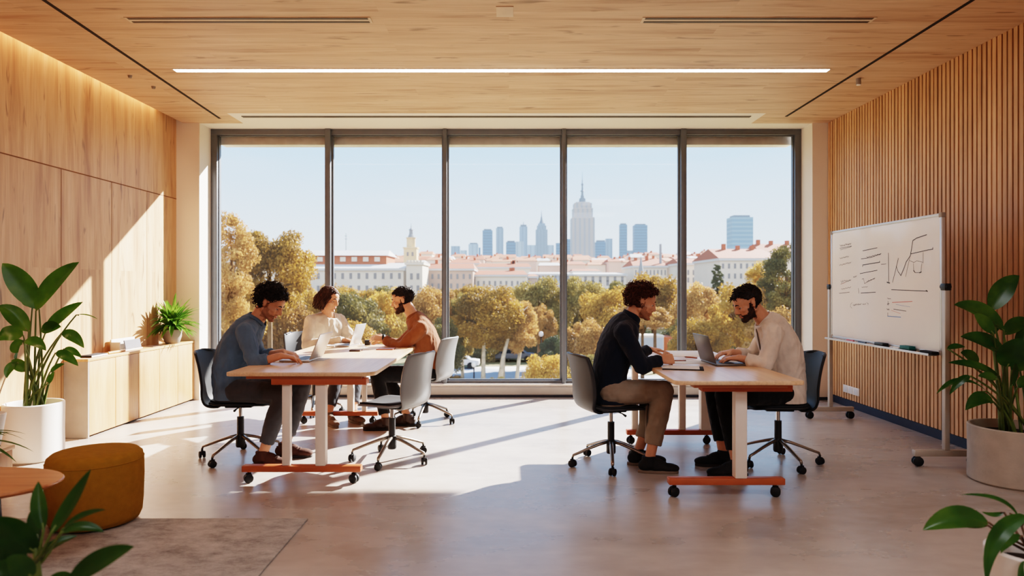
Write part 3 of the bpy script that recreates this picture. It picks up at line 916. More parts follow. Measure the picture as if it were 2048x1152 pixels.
def rug_mat():
    m, nt, b = new_mat('grey woven rug'); L = nt.links
    tc = N(nt, 'ShaderNodeTexCoord'); n1 = N(nt, 'ShaderNodeTexNoise'); n1.inputs['Scale'].default_value = 5; n1.inputs['Detail'].default_value = 12; n1.inputs['Roughness'].default_value = .82
    mp = N(nt, 'ShaderNodeMapping'); mp.inputs['Scale'].default_value = (.9, 1.5, 1); L.new(tc.outputs['Object'], mp.inputs[0]); L.new(mp.outputs[0], n1.inputs['Vector'])
    r = ramp(nt, [(.32, srgb(122, 118, 112)), (.5, srgb(174, 168, 160)), (.66, srgb(200, 194, 186))]); L.new(n1.outputs['Fac'], r.inputs['Fac'])
    L.new(r.outputs['Color'], b.inputs['Base Color']); b.inputs['Roughness'].default_value = 1; b.inputs['Specular IOR Level'].default_value = .05
    n2 = N(nt, 'ShaderNodeTexNoise'); n2.inputs['Scale'].default_value = 260; L.new(tc.outputs['Object'], n2.inputs['Vector'])
    bp = N(nt, 'ShaderNodeBump'); bp.inputs['Strength'].default_value = .6; bp.inputs['Distance'].default_value = .006; L.new(n2.outputs['Fac'], bp.inputs['Height']); L.new(bp.outputs['Normal'], b.inputs['Normal'])
    return m
M['rug'] = rug_mat()

def glass_mat():
    m, nt, b = new_mat('window glass'); L = nt.links
    tr = N(nt, 'ShaderNodeBsdfTransparent'); tr.inputs[0].default_value = (.985, .99, .99, 1)
    gl = N(nt, 'ShaderNodeBsdfGlossy'); gl.inputs['Roughness'].default_value = .02
    fr = N(nt, 'ShaderNodeFresnel'); fr.inputs['IOR'].default_value = 1.22
    ms = N(nt, 'ShaderNodeMixShader'); L.new(fr.outputs[0], ms.inputs[0]); L.new(tr.outputs[0], ms.inputs[1]); L.new(gl.outputs[0], ms.inputs[2])
    L.new(ms.outputs[0], nt.nodes['Material Output'].inputs['Surface'])
    return m
M['glass'] = glass_mat()

# ------------------------------------------------------------------ room shell
XL, XR, ZC, YB, YR, YW = -3.81, 3.65, 3.173, 7.73, -3.2, 8.08
RL, RR = -3.545, 3.475
def struct(name, mb, mat, parent=None, **k):
    o = mb.build(name, mat, parent, **k)
    if parent is None: o['kind'] = 'structure'
    return o
struct('floor', MB().bb(XL - .2, XR + .2, YR - .2, YW + .25, -.25, 0), M['floor'])
struct('ceiling', MB().bb(XL + .075, XR + .12, YR, 7.30, ZC, ZC + .10), M['ceil'])
c2 = MB().bb(-3.05, 2.78, 7.30, YB + .02, ZC, ZC + .1)
struct('trim_1', c2, M['white'])
c3 = MB().bb(XL + .075, -3.05, 7.30, YB + .02, ZC, ZC + .1).bb(2.78, XR + .12, 7.30, YB + .02, ZC, ZC + .1)
struct('ceiling', c3, M['ceil'])
struct('roof_slab', MB().bb(XL - .2, XR + .2, YR - .2, YW + .25, ZC + .16, ZC + .4), M['white'])
wl = MB().bb(XL - .15, XL, YR, YB, 2.306, ZC + .16).bb(XL - .15, XL, YR, YB, 0, 2.30).bb(XL - .15, XL - .006, YR, YB, 2.29, 2.32)
struct('wall_left', wl, M['panel'])
# vertical joints of the left wall panelling
j = MB()
for y in (-1.2, .0, 1.2, 2.4, 3.6, 4.65, 5.74, 6.47, 7.1): j.bb(XL - .001, XL + .0012, y, y + .006, 0, 2.30)
j.bb(XL - .001, XL + .0014, YR, YB, 2.298, 2.308)
struct('trim_2', j, plain('dark panel joint', srgb(120, 78, 46), .8))
# slatted right wall
struct('wall_right', MB().bb(XR + .03, XR + .18, YR, YB, 0, ZC + .16), M['slatback'])
sl = MB(); y = YR + .02; k = 0
while y < YB - .04:
    w = .0375 + .002 * math.sin(k * 2.3)
    sl.bb(XR, XR + .032, y, y + w, .085, ZC - .001); y += .0535; k += 1
struct('wall_right_slats', sl, M['slat'])
struct('baseboard_right', MB().bb(XR + .006, XR + .03, YR, YB, 0, .08), M['bluedark'])
struct('wall_rear', MB().bb(XL - .2, XR + .2, YR - .15, YR, 0, ZC + .16), M['white'])
# window wall: piers, head, kerb, reveals
bw = MB()
bw.bb(XL - .15, RL, YB, YW + .08, 0, ZC + .16); bw.bb(RR, XR + .18, YB, YW + .08, 0, ZC + .16)
bw.bb(RL, RR, YB + .02, YW + .08, ZC, ZC + .16)
struct('wall_back', bw, M['white'])
struct('wall_back_kerb', MB().bb(RL, RR, 7.92, YW + .08, 0, .120), M['sill'], bevel=.008)
struct('baseboard_back', MB().bb(RR + .002, XR - .0, YB - .012, YB - .0005, 0, .035).bb(RL, RR, 7.908, 7.9195, 0, .03), M['bluedark'])
struct('trim_3', MB().bb(RL, RR, 7.95, YW + .02, .1205, .150), M['whitemetal'], bevel=.005)
# window: outer frame and mullions
fm = MB(); zt, zb = ZC, .150
fm.bb(RL, RL + .075, YW - .06, YW + .06, zb + .035, zt - .068); fm.bb(RR - .075, RR, YW - .06, YW + .06, zb + .035, zt - .068)
fm.bb(RL, RR, YW - .06, YW + .06, zt - .068, zt); fm.bb(RL, RR, YW - .05, YW + .06, zb, zb + .035)
mx = [-2.148, -.760, .652, 2.070]; mw = [.064, .046, .046, .064]
for x, w in zip(mx, mw):
    fm.bb(x - w / 2, x + w / 2, YW - .09, YW + .05, zb, zt - .002)
    fm.bb(x - w / 2 - .010, x + w / 2 + .010, YW - .02, YW + .03, zb, zt - .002)
struct('window_frame', fm, M['frame'], bevel=.004)
edges = [RL + .075] + [e for x, w in zip(mx, mw) for e in (x - w / 2 - .010, x + w / 2 + .010)] + [RR - .075]
struct('trim_4', MB().bb(RL + .05, RR - .05, YW + .10, YW + .26, 3.018, 3.30), plain('facade head panel', srgb(238, 232, 222), .7))
for i in range(5):
    a, b = edges[2 * i], edges[2 * i + 1]
    s = MB(); z0, z1 = zb + .035, zt - .068; t = .010
    s.bb(a, a + t, YW - .02, YW + .02, z0, z1); s.bb(b - t, b, YW - .02, YW + .02, z0, z1)
    s.bb(a + t, b - t, YW - .02, YW + .02, z0, z0 + t); s.bb(a + t, b - t, YW - .02, YW + .02, z1 - t, z1)
    w = struct('window_%d' % (i + 1), s, M['frame'])
    MB().add([(a + t, YW, z0 + t), (b - t, YW, z0 + t), (b - t, YW, z1 - t), (a + t, YW, z1 - t)], [(0, 1, 2, 3)]).build('pane', M['glass'], w, fixn=False)

# ------------------------------------------------------------------ ceiling fittings
def cpt(px, py):
    d = (ZC - CH) * F / (VY - py); return at(px, py, d)
def strip(name, a, b, w, mat, label, cat, dz=.004, group=None):
    a = Vector(a); b = Vector(b); t = (b - a).normalized(); s = Vector((-t.y, t.x, 0)) * w / 2
    z0, z1 = ZC - dz, ZC + .0005
    mb = MB(); mb.loft([[p + q + Vector((0, 0, z - p.z)) for z, q in ((z0, -s), (z0, s), (z1, s), (z1, -s))] for p in (a, b)])
    o = mb.build(name, mat)
    return tag(o, label, cat, group)
a, b = cpt(440, 237), cpt(88, 0); b = a + (b - a) * 2.2
strip('ceiling_track', a, b, .028, M['slot'], 'long black recessed ceiling track beside the glowing left wall', 'ceiling track', .003)
a, b = cpt(1572, 233), cpt(1945, 0); b = a + (b - a) * 2.2
strip('ceiling_track', a, b, .028, M['slot'], 'long black recessed ceiling track beside the slatted right wall', 'ceiling track', .003)
def diffuser(x0, x1, yc, label):
    t = thing('ceiling_vent', label, 'air vent', ((x0 + x1) / 2, yc, ZC))
    MB().bb(x0, x1, yc - .048, yc + .048, ZC - .004, ZC + .0005).build('vent_frame', M['cream'], t)
    for q in (-.03, .03): MB().bb(x0 + .02, x1 - .02, yc + q - .014, yc + q + .014, ZC - .006, ZC - .0035).build('vent_slot', M['diffuser'], t)
diffuser(-2.68, -.965, 4.74, 'slim twin-slot ceiling vent, the one nearer the left wall')
diffuser(.93, 2.56, 4.74, 'slim twin-slot ceiling vent, the one nearer the slatted wall')
tag(MB().bb(-2.94, 2.66, 7.41, 7.47, ZC - .006, ZC + .0005).build('ceiling_slot', M['diffuser']), 'long narrow slot in the white ceiling edge above the window', 'ceiling slot')
lt = thing('linear_light', 'long glowing white linear light recessed across the wooden ceiling', 'ceiling light', (-.06, 5.85, ZC))
MB().bb(-2.90, 2.77, 5.797, 5.895, ZC - .004, ZC + .0005).build('light_frame', M['cream'], lt)
MB().bb(-2.89, 2.76, 5.812, 5.876, ZC - .007, ZC - .0035).build('light_diffuser', M['led'], lt)
tag(MB().bb(-.087, .030, 4.51, 4.68, ZC - .005, ZC + .0005).build('ceiling_access_plate', M['cream'], bevel=.001), 'small pale square access plate on the ceiling', 'access plate')
p = cpt(1717, 157)
sd = thing('ceiling_spotlight', 'small white cylinder spotlight on the ceiling near the slatted wall', 'spotlight', (p.x, p.y, ZC))
MB().frustum((p.x, p.y, ZC + .0005), (p.x, p.y, ZC - .055), .022, .022, 20).build('spot_body', M['potstone'], sd, autos=True)
MB().frustum((p.x, p.y, ZC - .054), (p.x, p.y, ZC - .060), .018, .018, 20).build('spot_lens', M['paper'], sd, autos=True)
for (px, py, lb) in ((307, 173, 'small round grey ceiling sensor beside the left track, nearer the window'), (260, 151, 'small round grey ceiling sensor beside the left track, farther from the window')):
    p = cpt(px, py)
    tag(MB().frustum((p.x, p.y, ZC + .0005), (p.x, p.y, ZC - .022), .020, .014, 18).build('ceiling_sensor', M['potstone'], autos=True), lb, 'sensor', 'ceiling sensors')
# socket on the slatted wall
yy = 7.19
so = thing('wall_socket', 'white triple power socket low on the slatted wall behind the whiteboard', 'power socket', (XR - .006, yy, .20))
MB().bb(XR - .010, XR + .001, yy - .165, yy + .165, .155, .235).build('socket_plate', M['potwhite'], so, bevel=.002)
for q in (-.105, 0, .105): MB().bb(XR - .012, XR - .0095, yy + q - .038, yy + q + .038, .165, .225).build('socket_outlet', M['papergrey'], so, bevel=.002)

# ------------------------------------------------------------------ cabinet on the left wall
XC, Y0, Y1 = -3.60, 5.77, YB - .004
cb = thing('low_cabinet', 'long low oak cabinet with white end panel along the left wall', 'cabinet', ((XL + XC) / 2, (Y0 + Y1) / 2, 0))
MB().bb(XL + .003, XC - .02, Y0 + .018, Y1, .03, .655).build('carcass', M['cab'], cb)
MB().bb(XL + .003, XC - .05, Y0 + .03, Y1, .001, .031).build('plinth', M['black'], cb)
MB().bb(XL + .003, XC + .001, Y0, Y0 + .018, .004, .655).build('end_panel', plain('shaded white end panel', srgb(150, 138, 126), .6), cb)  # white panel, its shade put into the base colour
MB().bb(XL + .003, XC + .004, Y0 - .004, Y1, .656, .680).build('cabinet_top', M['cabtop'], cb, bevel=.003)
nd = 5
for i in range(nd):
    a = Y0 + .020 + (Y1 - Y0 - .02) * i / nd; b = Y0 + .020 + (Y1 - Y0 - .02) * (i + 1) / nd
    MB().bb(XC - .0195, XC, a + .003, b - .003, .020, .652).build('door', M['cab'], cb, bevel=.002)

# things on the cabinet
def on(px, py, z): 
    d = (CH - z) * F / (py - VY); return at(px, py, d)
zc = .6805
nb = thing('notebook', 'dark closed notebook on the near end of the cabinet', 'notebook', (-3.675, 5.98, zc))
MB().bb(-3.725, -3.625, 5.86, 6.10, zc, zc + .020).build('notebook_cover', M['dkcover'], nb, bevel=.003)
MB().bb(-3.722, -3.6235, 5.863, 6.097, zc + .004, zc + .016).build('page_block', M['paper'], nb)
tag(MB().tube([(-3.66, 6.16, zc + .012), (-3.655, 6.42, zc + .012)], .011, 10).build('rolled_paper', M['cabtop'], autos=True), 'pale brown rolled paper beside the dark notebook on the cabinet', 'paper roll')
bx = thing('card_stand', 'white stand holding a grey card on the cabinet', 'card stand', (-3.70, 6.65, zc))
MB().bb(-3.785, -3.770, 6.40, 6.80, zc, zc + .115).bb(-3.785, -3.69, 6.40, 6.415, zc, zc + .09).build('stand_back', M['potwhite'], bx, bevel=.003)
MB().bb(-3.768, -3.69, 6.42, 6.80, zc, zc + .010).build('stand_base', M['potwhite'], bx)
MB().box((-3.715, 6.66, zc + .055), (.012, .27, .085), Matrix.Rotation(-.2, 3, 'Y')).build('grey_card', M['grey'], bx)
tag(MB().bb(-3.74, -3.64, 6.90, 7.12, zc, zc + .004).build('paper_sheet', M['darkbrown']), 'flat brown folder lying on the cabinet before the small potted plant', 'folder')

# ------------------------------------------------------------------ plants
def blade(mb, base, tip, width, bulge=(0, 0, .05), face=None, fold=.25, n=12, m=6, droop=0.0, peak=.42, wav=.0):
    """one leaf: two halves folded along the midrib, from base to tip"""
    base = Vector(base); tip = Vector(tip); ax = tip - base; L = ax.length
    face = Vector(face) if face is not None else Vector((0, -1, .4))
    rows = []
    mid = (base + tip) / 2 + Vector(bulge) * 1.0
    for i in range(n + 1):
        t = i / n
        p = base * (1 - t) ** 2 + mid * 2 * t * (1 - t) + tip * t * t - UP * (droop * t * t * L)
        tg = ((mid - base) * (1 - t) + (tip - mid) * t - UP * droop * 2 * t * L * .5).normalized()
        s = tg.cross(face); s = s.normalized() if s.length > 1e-5 else Vector((1, 0, 0))
        nn = s.cross(tg).normalized()
        x = t ** (math.log(.5) / math.log(peak)); w = width / 2 * max(.02, math.sin(PI * x) ** .75)
        row = []
        for k in range(-m // 2, m // 2 + 1):
            u = 2.0 * k / m
            row.append(p + s * (w * u * math.cos(fold * abs(u))) + nn * (w * abs(u) * math.sin(fold) + wav * w * math.sin(t * 14 + 3 * u) * abs(u)))
        rows.append(row)
    mb.grid(rows)

def planter(t, c, r, h, mat, taper=.0, n=48, soil=.06, lip=.018):
    prof = [(r * (1 - taper) - .015, .0), (r * (1 - taper), .014), (r - .003, h * .5), (r, h - .006), (r - .006, h), (r - lip, h), (r - lip - .004, h - .01), (r - lip - .006, h - soil - .01)]
    rings = MB().lathe(prof, c, n); rings.build('pot', mat, t, autos=True)
    MB().lathe([(r - lip - .003, h - soil - .02), (r - lip - .003, h - soil), (.001, h - soil + .012)], c, n).build('soil', M['soil'], t, autos=True)

def big_plant(name, label, c, r, h, mat, leaves, leafm, stemm, bend=.08, srad=.007, rz=0):
    t = thing(name, label, 'potted plant', c)
    planter(t, c, r, h, mat)
    lf = MB(); st = MB(); rnd = random.Random(len(leaves))
    for (bx_, tx, w, kw) in leaves:
        blade(lf, bx_, tx, w, **kw)
        a = rnd.random() * 6.28; q = r * .42 * math.sqrt(rnd.random())
        s0 = Vector(c) + Vector((q * math.cos(a), q * math.sin(a), h - .07))
        b = Vector(bx_); dr = (Vector(tx) - b)
        mid = Vector((mix(s0.x, b.x, .32), mix(s0.y, b.y, .32), mix(s0.z, b.z, .62)))
        pts = [s0 * (1 - u) ** 2 + mid * 2 * u * (1 - u) + b * u * u for u in [k / 9 for k in range(10)]]
        e = [b + dr * .12, b + dr * .3 + Vector(kw.get('bulge', (0, 0, .05))) * .25]
        st.tube(pts + e[:1], [srad * (1.5 - .08 * k) for k in range(11)], 7)
    for q in (lf, st): q.v = [(min(max(x, XL + .015), XR - .012), y_, z) for x, y_, z in q.v]
    st.build('stems', stemm, t, True)
    lf.build('foliage', leafm, t, True, fixn=False)
    return t

def lp(ox, oy, sc, d, rows):
    out = []
    for (bx_, by_, tx, ty, w, db, dt, kw) in rows:
        b = at(ox + bx_ * sc, oy + by_ * sc, d + db); e = at(ox + tx * sc, oy + ty * sc, d + dt)
        out.append((b, e, w * sc * d / F, kw))
    return out
K = dict
d = 5.1
rows = [(205, 365, 12, 122, 120, .0, -.05, K(face=(.25, -1, .3), bulge=(-.02, 0, .07), fold=.15)),
        (188, 372, 414, 116, 128, -.1, .0, K(face=(-.35, -1, .25), bulge=(-.03, 0, .05), fold=.25)),
        (150, 480, -10, 345, 90, -.15, -.2, K(face=(.2, -.8, .6), bulge=(0, 0, .06), fold=.3)),
        (236, 490, 434, 325, 95, .0, .1, K(face=(-.3, -1, .5), bulge=(-.02, 0, .02), fold=.3)),
        (215, 470, 320, 455, 75, .0, .0, K(face=(0, -1, .5), bulge=(0, 0, .01), fold=.3)),
        (400, 392, 512, 415, 16, .1, .1, K(face=(0, -.3, 1), bulge=(0, 0, .03))),
        (322, 488, 440, 566, 60, -.1, -.1, K(face=(.2, -.9, .5), bulge=(.01, 0, .06), fold=.3)),
        (122, 500, -40, 530, 95, .0, -.1, K(face=(0, -.9, .5), bulge=(0, 0, .06), fold=.2)),
        (120, 525, 95, 590, 80, -.2, -.25, K(face=(-.3, -.9, .4), bulge=(-.05, 0, .0), fold=.2)),
        (128, 530, 242, 580, 62, -.25, -.3, K(face=(.1, -.7, .8), bulge=(0, 0, .05), fold=.3)),
        (335, 570, 428, 616, 38, .0, .0, K(face=(.1, -.9, .5), bulge=(0, 0, .03))),
        (290, 592, 410, 660, 52, -.1, -.1, K(face=(.2, -.9, .4), bulge=(0, 0, .05))),
        (262, 692, 338, 650, 34, -.1, -.1, K(face=(0, -.9, .6), bulge=(0, 0, .02))),
        (92, 640, 36, 724, 46, -.1, -.15, K(face=(.2, -.9, .3), bulge=(-.04, 0, .02))),
        (90, 625, -20, 588, 40, .1, .1, K(face=(0, -.7, .8), bulge=(0, 0, .02))),
        (135, 690, 60, 630, 60, -.1, -.1, K(face=(.2, -.9, .4), bulge=(0, 0, .02))),
        (252, 752, 285, 690, 34, -.1, -.1, K(face=(0, -1, .4), bulge=(0, 0, .0))),
        (170, 350, 118, 292, 60, .05, .05, K(face=(.3, -1, .2), bulge=(0, 0, .02)))]
big_plant('potted_banana_plant', 'tall broad-leaved plant in a white cylinder pot by the left wall', (-3.59, d, 0), .200, .425, M['potwhite'], lp(0, 480, 440 / 1152, d, rows), M['leafA'], M['stem'])
d = 4.5; sc = 188 / 461
rows = [(300, 225, 438, 52, 100, .0, .0, K(face=(-.3, -1, .2), bulge=(-.03, 0, .05), fold=.2)),
        (362, 320, 118, 195, 118, -.1, -.1, K(face=(.1, -.8, .6), bulge=(.02, 0, .06), fold=.3)),
        (310, 335, 216, 238, 60, -.2, -.2, K(face=(-.1, -1, .1), bulge=(0, 0, .02), fold=.2)),
        (368, 440, 150, 352, 95, -.15, -.2, K(face=(.1, -.8, .5), bulge=(.02, 0, .05), fold=.3)),
        (340, 545, 90, 480, 62, -.1, -.15, K(face=(.1, -.7, .8), bulge=(0, 0, .04), fold=.35)),
        (238, 482, 150, 430, 62, .0, .0, K(face=(0, -1, .4), bulge=(0, 0, .03), fold=.2)),
        (280, 620, 32, 632, 40, -.1, -.2, K(face=(0, -.5, 1), bulge=(-.02, 0, .15), fold=.3)),
        (200, 545, 96, 636, 36, -.2, -.2, K(face=(.2, -.8, .5), bulge=(-.02, 0, .04))),
        (312, 672, 174, 712, 74, -.2, -.25, K(face=(.1, -.7, .8), bulge=(0, 0, .09), fold=.3)),
        (360, 342, 480, 262, 70, .0, .05, K(face=(-.2, -1, .5), bulge=(0, 0, .03))),
        (378, 500, 455, 360, 130, -.2, -.3, K(face=(-.2, -1, .1), bulge=(-.03, 0, .02), fold=.2)),
        (84, 410, 172, 402, 30, .0, .0, K(face=(0, -1, .6), bulge=(0, 0, .02))),
        (400, 520, 540, 420, 100, -.1, .0, K(face=(-.2, -.9, .5), bulge=(0, 0, .04))),
        (420, 440, 560, 200, 90, .1, .1, K(face=(-.3, -1, .3), bulge=(0, 0, .04))),
        (430, 600, 560, 600, 70, -.1, -.1, K(face=(0, -.6, .8), bulge=(0, 0, .08))),
        (330, 560, 235, 545, 40, -.3, -.3, K(face=(0, -1, .5), bulge=(0, 0, .02))),
        (300, 345, 330, 260, 50, .1, .1, K(face=(0, -1, .2), bulge=(0, 0, .02))),
        (400, 600, 420, 480, 50, -.25, -.3, K(face=(.3, -1, .2), bulge=(0, 0, .02)))]
big_plant('potted_banana_plant', 'dark green broad-leaved plant in a grey concrete pot by the slatted wall', (3.365, d, 0), .262, .372, M['potgrey'], lp(1860, 530, sc, d, rows), M['leafB'], M['stem'])

# small plant on the cabinet: a dense rosette
def rosette(label, c, r, h, mat, n, R, H, lw, leafm, clampx=None, name='potted_fern', seed=1, dark=None):
    t = thing(name, label, 'potted plant', c)
    planter(t, c, r, h, mat, taper=.22, n=32, soil=.02, lip=.010)
    lf = MB(); rnd = random.Random(seed)
    for i in range(n):
        a = 2 * PI * i * .381966; e = (i + .5) / n
        el = math.radians(4 + 66 * e + rnd.uniform(-12, 12)); ln = R * rnd.uniform(.75, 1.15)
        dr = Vector((math.cos(a) * math.cos(el), math.sin(a) * math.cos(el), math.sin(el) * H))
        b = Vector(c) + Vector((.02 * math.cos(a), .02 * math.sin(a), h - .01 + rnd.uniform(0, .10)))
        tip = b + dr * ln - UP * (ln * .45 * (1 - e))
        if clampx is not None:
            tip.x = max(tip.x, clampx + rnd.uniform(0, .02)); tip.y = min(tip.y, 7.70)
        blade(lf, b, tip, lw * rnd.uniform(.7, 1.2), bulge=UP * (ln * .22 * (1 - e * .5)), face=(dr.x * -.3, dr.y * -.3, 1), fold=.35, n=8, m=4)
    lf.build('foliage', leafm, t, True, fixn=False)
    return t
rosette('bushy bright green plant in a small grey pot on the cabinet', (-3.672, 7.36, .6805), .098, .155, M['potstone'], 130, .32, .92, .046, M['leafC'], XL + .012, seed=4)

# foreground plants
d = 1.95; s3 = 300 / 929
rows = [(310, 900, 563, 490, 110, -.05, .0, K(face=(-.35, -1, .3), bulge=(.01, 0, .0), fold=.25)),
        (270, 870, 238, 565, 100, .0, .05, K(face=(.3, -1, .2), bulge=(-.01, 0, 0), fold=.3)),
        (390, 860, 655, 742, 62, .05, .05, K(face=(0, -.6, .9), bulge=(-.01, 0, .02), fold=.3)),
        (385, 880, 645, 880, 70, -.05, -.05, K(face=(.1, -.7, .8), bulge=(0, 0, .03), fold=.3)),
        (420, 1190, 830, 970, 130, -.2, -.2, K(face=(-.2, -.9, .5), bulge=(0, 0, .02), fold=.25)),
        (225, 1010, -60, 800, 150, .0, -.1, K(face=(.2, -.9, .5), bulge=(0, 0, .03), fold=.2)),
        (230, 930, 185, 755, 80, .1, .1, K(face=(.1, -1, .2), bulge=(0, 0, .0))),
        (150, 1120, -80, 960, 140, -.1, -.2, K(face=(.2, -.8, .6), bulge=(0, 0, .03))),
        (200, 1160, 40, 1040, 120, -.2, -.25, K(face=(.2, -.9, .4), bulge=(0, 0, .02))),
        (200, 1070, 480, 905, 80, .1, .15, K(face=(-.1, -.7, .8), bulge=(0, 0, .03))),
        (120, 1260, -60, 1130, 150, -.2, -.2, K(face=(.2, -.9, .4))),
        (260, 1300, 480, 1190, 120, -.1, -.1, K(face=(-.2, -.9, .4)))]
def shrub(label, c, r, h, mat, d, rows, ox, oy, sc, leafm, trunk, name):
    t = thing(name, label, 'potted plant', c)
    planter(t, c, r, h, mat)
    lf = MB(); st = MB()
    for (b, e, w, kw) in lp(ox, oy, sc, d, rows):
        blade(lf, b, e, w, **kw)
        f_ = Vector(c) + UP * (h - .06)
        # the leaf stalk leaves the trunk a little below the leaf
        tz = max(b.z - .10, f_.z + .04); k = min(1, max(0, (tz - f_.z) / max(.01, trunk.z - f_.z)))
        q = mix(f_, trunk, k)
        st.tube([q, mix(q, b, .5) - UP * .01, b, mix(b, e, .15)], [.006, .005, .004, .003], 6)
    f_ = Vector(c) + UP * (h - .07)
    st.tube([f_, mix(f_, trunk, .5) + Vector((.01, .005, 0)), trunk], [.013, .011, .008], 8)
    st.build('stems', M['stemb'] if leafm is M['leafB'] else M['stem'], t, True)
    lf.build('foliage', leafm, t, True, fixn=False)
Z_RUG = .0105
c0 = at(0 + 215 * s3, 780 + 900 * s3, d)
shrub('large glossy-leaved plant close to the viewer in front of the mustard pouf', (c0.x, d, Z_RUG), .17, .32, M['potwhite'], d, rows, 0, 780, s3, M['leafD'], c0, 'potted_rubber_plant')
d = 2.45; s4 = 228 / 1368
rows = [(945, 510, 155, 600, 300, .0, -.05, K(face=(.05, -.75, .75), bulge=(0, 0, .055), fold=.35, peak=.45)),
        (1300, 440, 610, 175, 62, .1, .1, K(face=(0, -.8, .6), bulge=(.06, 0, .05), fold=.3)),
        (1130, 390, 860, 380, 60, .15, .15, K(face=(0, -.9, .5), bulge=(0, 0, -.02))),
        (1420, 430, 920, 1260, 210, -.1, -.15, K(face=(.2, -.9, .5), bulge=(-.09, 0, .08), fold=.3)),
        (1340, 670, 1090, 880, 110, .0, -.05, K(face=(.2, -.9, .4), bulge=(-.03, 0, .02))),
        (1400, 980, 1300, 1300, 160, -.1, -.1, K(face=(.2, -.9, .4), bulge=(0, 0, .03))),
        (940, 545, 640, 562, 40, .02, .02, K(face=(0, -.5, 1), bulge=(0, 0, -.01))),
        (1500, 500, 1800, 300, 200, .0, .0, K(face=(0, -.8, .6), bulge=(0, 0, .05))),
        (1560, 700, 1900, 900, 200, -.1, -.1, K(face=(0, -.8, .6), bulge=(0, 0, .06)))]
c1 = at(1820 + 1480 * s4, 960 + 620 * s4, d)
shrub('trailing long-leaved plant in a pale pot at the lower right corner', (c1.x, d, 0), .15, .345, M['potwhite'], d, rows, 1820, 960, s4, M['leafB'], c1, 'potted_trailing_plant')

# ------------------------------------------------------------------ lounge corner
rug = MB().bb(-3.3, -1.12, 1.3, 3.76, .0005, .010).build('rug', M['rug'], bevel=.004)
tag(rug, 'mottled grey rectangular rug under the mustard pouf', 'rug')
pf = thing('pouf', 'round mustard yellow felt pouf at the edge of the grey rug', 'pouf', (-2.278, 3.72, .0105))
MB().lathe([(.185, .0105), (.215, .020), (.228, .05), (.234, .12), (.238, .25), (.237, .340), (.230, .374), (.210, .392), (.16, .400), (.001, .402)], (-2.278, 3.72, 0), 64).build('pouf_cover', M['mustard'], pf, True)
MB().lathe([(.2365, .346), (.2385, .349), (.2360, .352)], (-2.278, 3.72, 0), 64).build('seam', M['mustard'], pf, True)
ct = thing('coffee_table', 'low pebble-shaped oak coffee table with thin dark legs', 'coffee table', (-2.62, 3.03, 0))
out = []
for k in range(56):
    a = 2 * PI * k / 56
    out.append((-2.62 + .56 * math.copysign(abs(math.cos(a)) ** .9, math.cos(a)), 3.03 + .29 * math.sin(a) + .05 * math.cos(a)))
mb = MB(); mb.loft([[Vector((mix(-2.62, x, q), mix(3.03, y_, q), z)) for x, y_ in out] for q, z in ((.955, .388), (1.0, .402), (1.0, .408), (.992, .412))])
mb.build('tabletop', M['coffee'], ct, autos=True)
for (x, y_) in ((-2.20, 2.90), (-2.235, 3.18), (-2.98, 2.86), (-3.0, 3.14)):
    zz = .0105
    MB().frustum((x, y_, .389), (x + (.03 if x > -2.6 else -.03), y_, zz), .014, .009, 12).build('leg', M['black'], ct, autos=True)
# plant stand at the left edge
dd = 4.42
ps = thing('wooden_planter_box', 'small pale wooden box at the left edge, beside the white pot', 'wooden box', (-3.36, dd, 0))
MB().bb(-3.60, -3.25, dd - .39, dd + .0, .001, .235).build('box_body', M['cab'], ps, bevel=.004)
MB().bb(-3.61, -3.24, dd - .40, dd + .01, .236, .262).build('box_lid', M['cabtop'], ps, bevel=.004)
rosette('small spiky dark green plant in a pale pot on the wooden box', (-3.31, dd - .29, .2625), .050, .075, M['potwhite'], 34, .31, .28, .034, M['leafB'], None, 'potted_succulent', 9)
ws = thing('white_vase', 'white flared pot standing on the wooden box at the left edge', 'pot', (-3.335, 4.32, .2625))
MB().lathe([(.058, .2625), (.066, .270), (.082, .38), (.096, .470), (.098, .482), (.092, .486), (.086, .478), (.070, .36)], (-3.335, 4.32, 0), 40).build('pot', M['potwhite'], ws, autos=True)
MB().lathe([(.078, .446), (.001, .452)], (-3.335, 4.32, 0), 30).build('soil', M['soil'], ws)

# ------------------------------------------------------------------ tables
def caster(mb, c, r=.030, ang=0.0):
    c = Vector(c); R = Matrix.Rotation(ang, 3, 'Z')
    for s in (-1, 1):
        o = R @ Vector((0, s * .014, 0)); ax = R @ Vector((0, .0085, 0))
        mb.tube([c + o - ax, c + o - ax * .7, c + o + ax * .7, c + o + ax], [r * .86, r, r, r * .86], 18)
    mb.box(c + UP * (r * .55), (.034, .012, r * 1.3), R)
    mb.frustum(c + UP * (r * .5), c + UP * (r + .018), .008, .008, 10)
    return mb

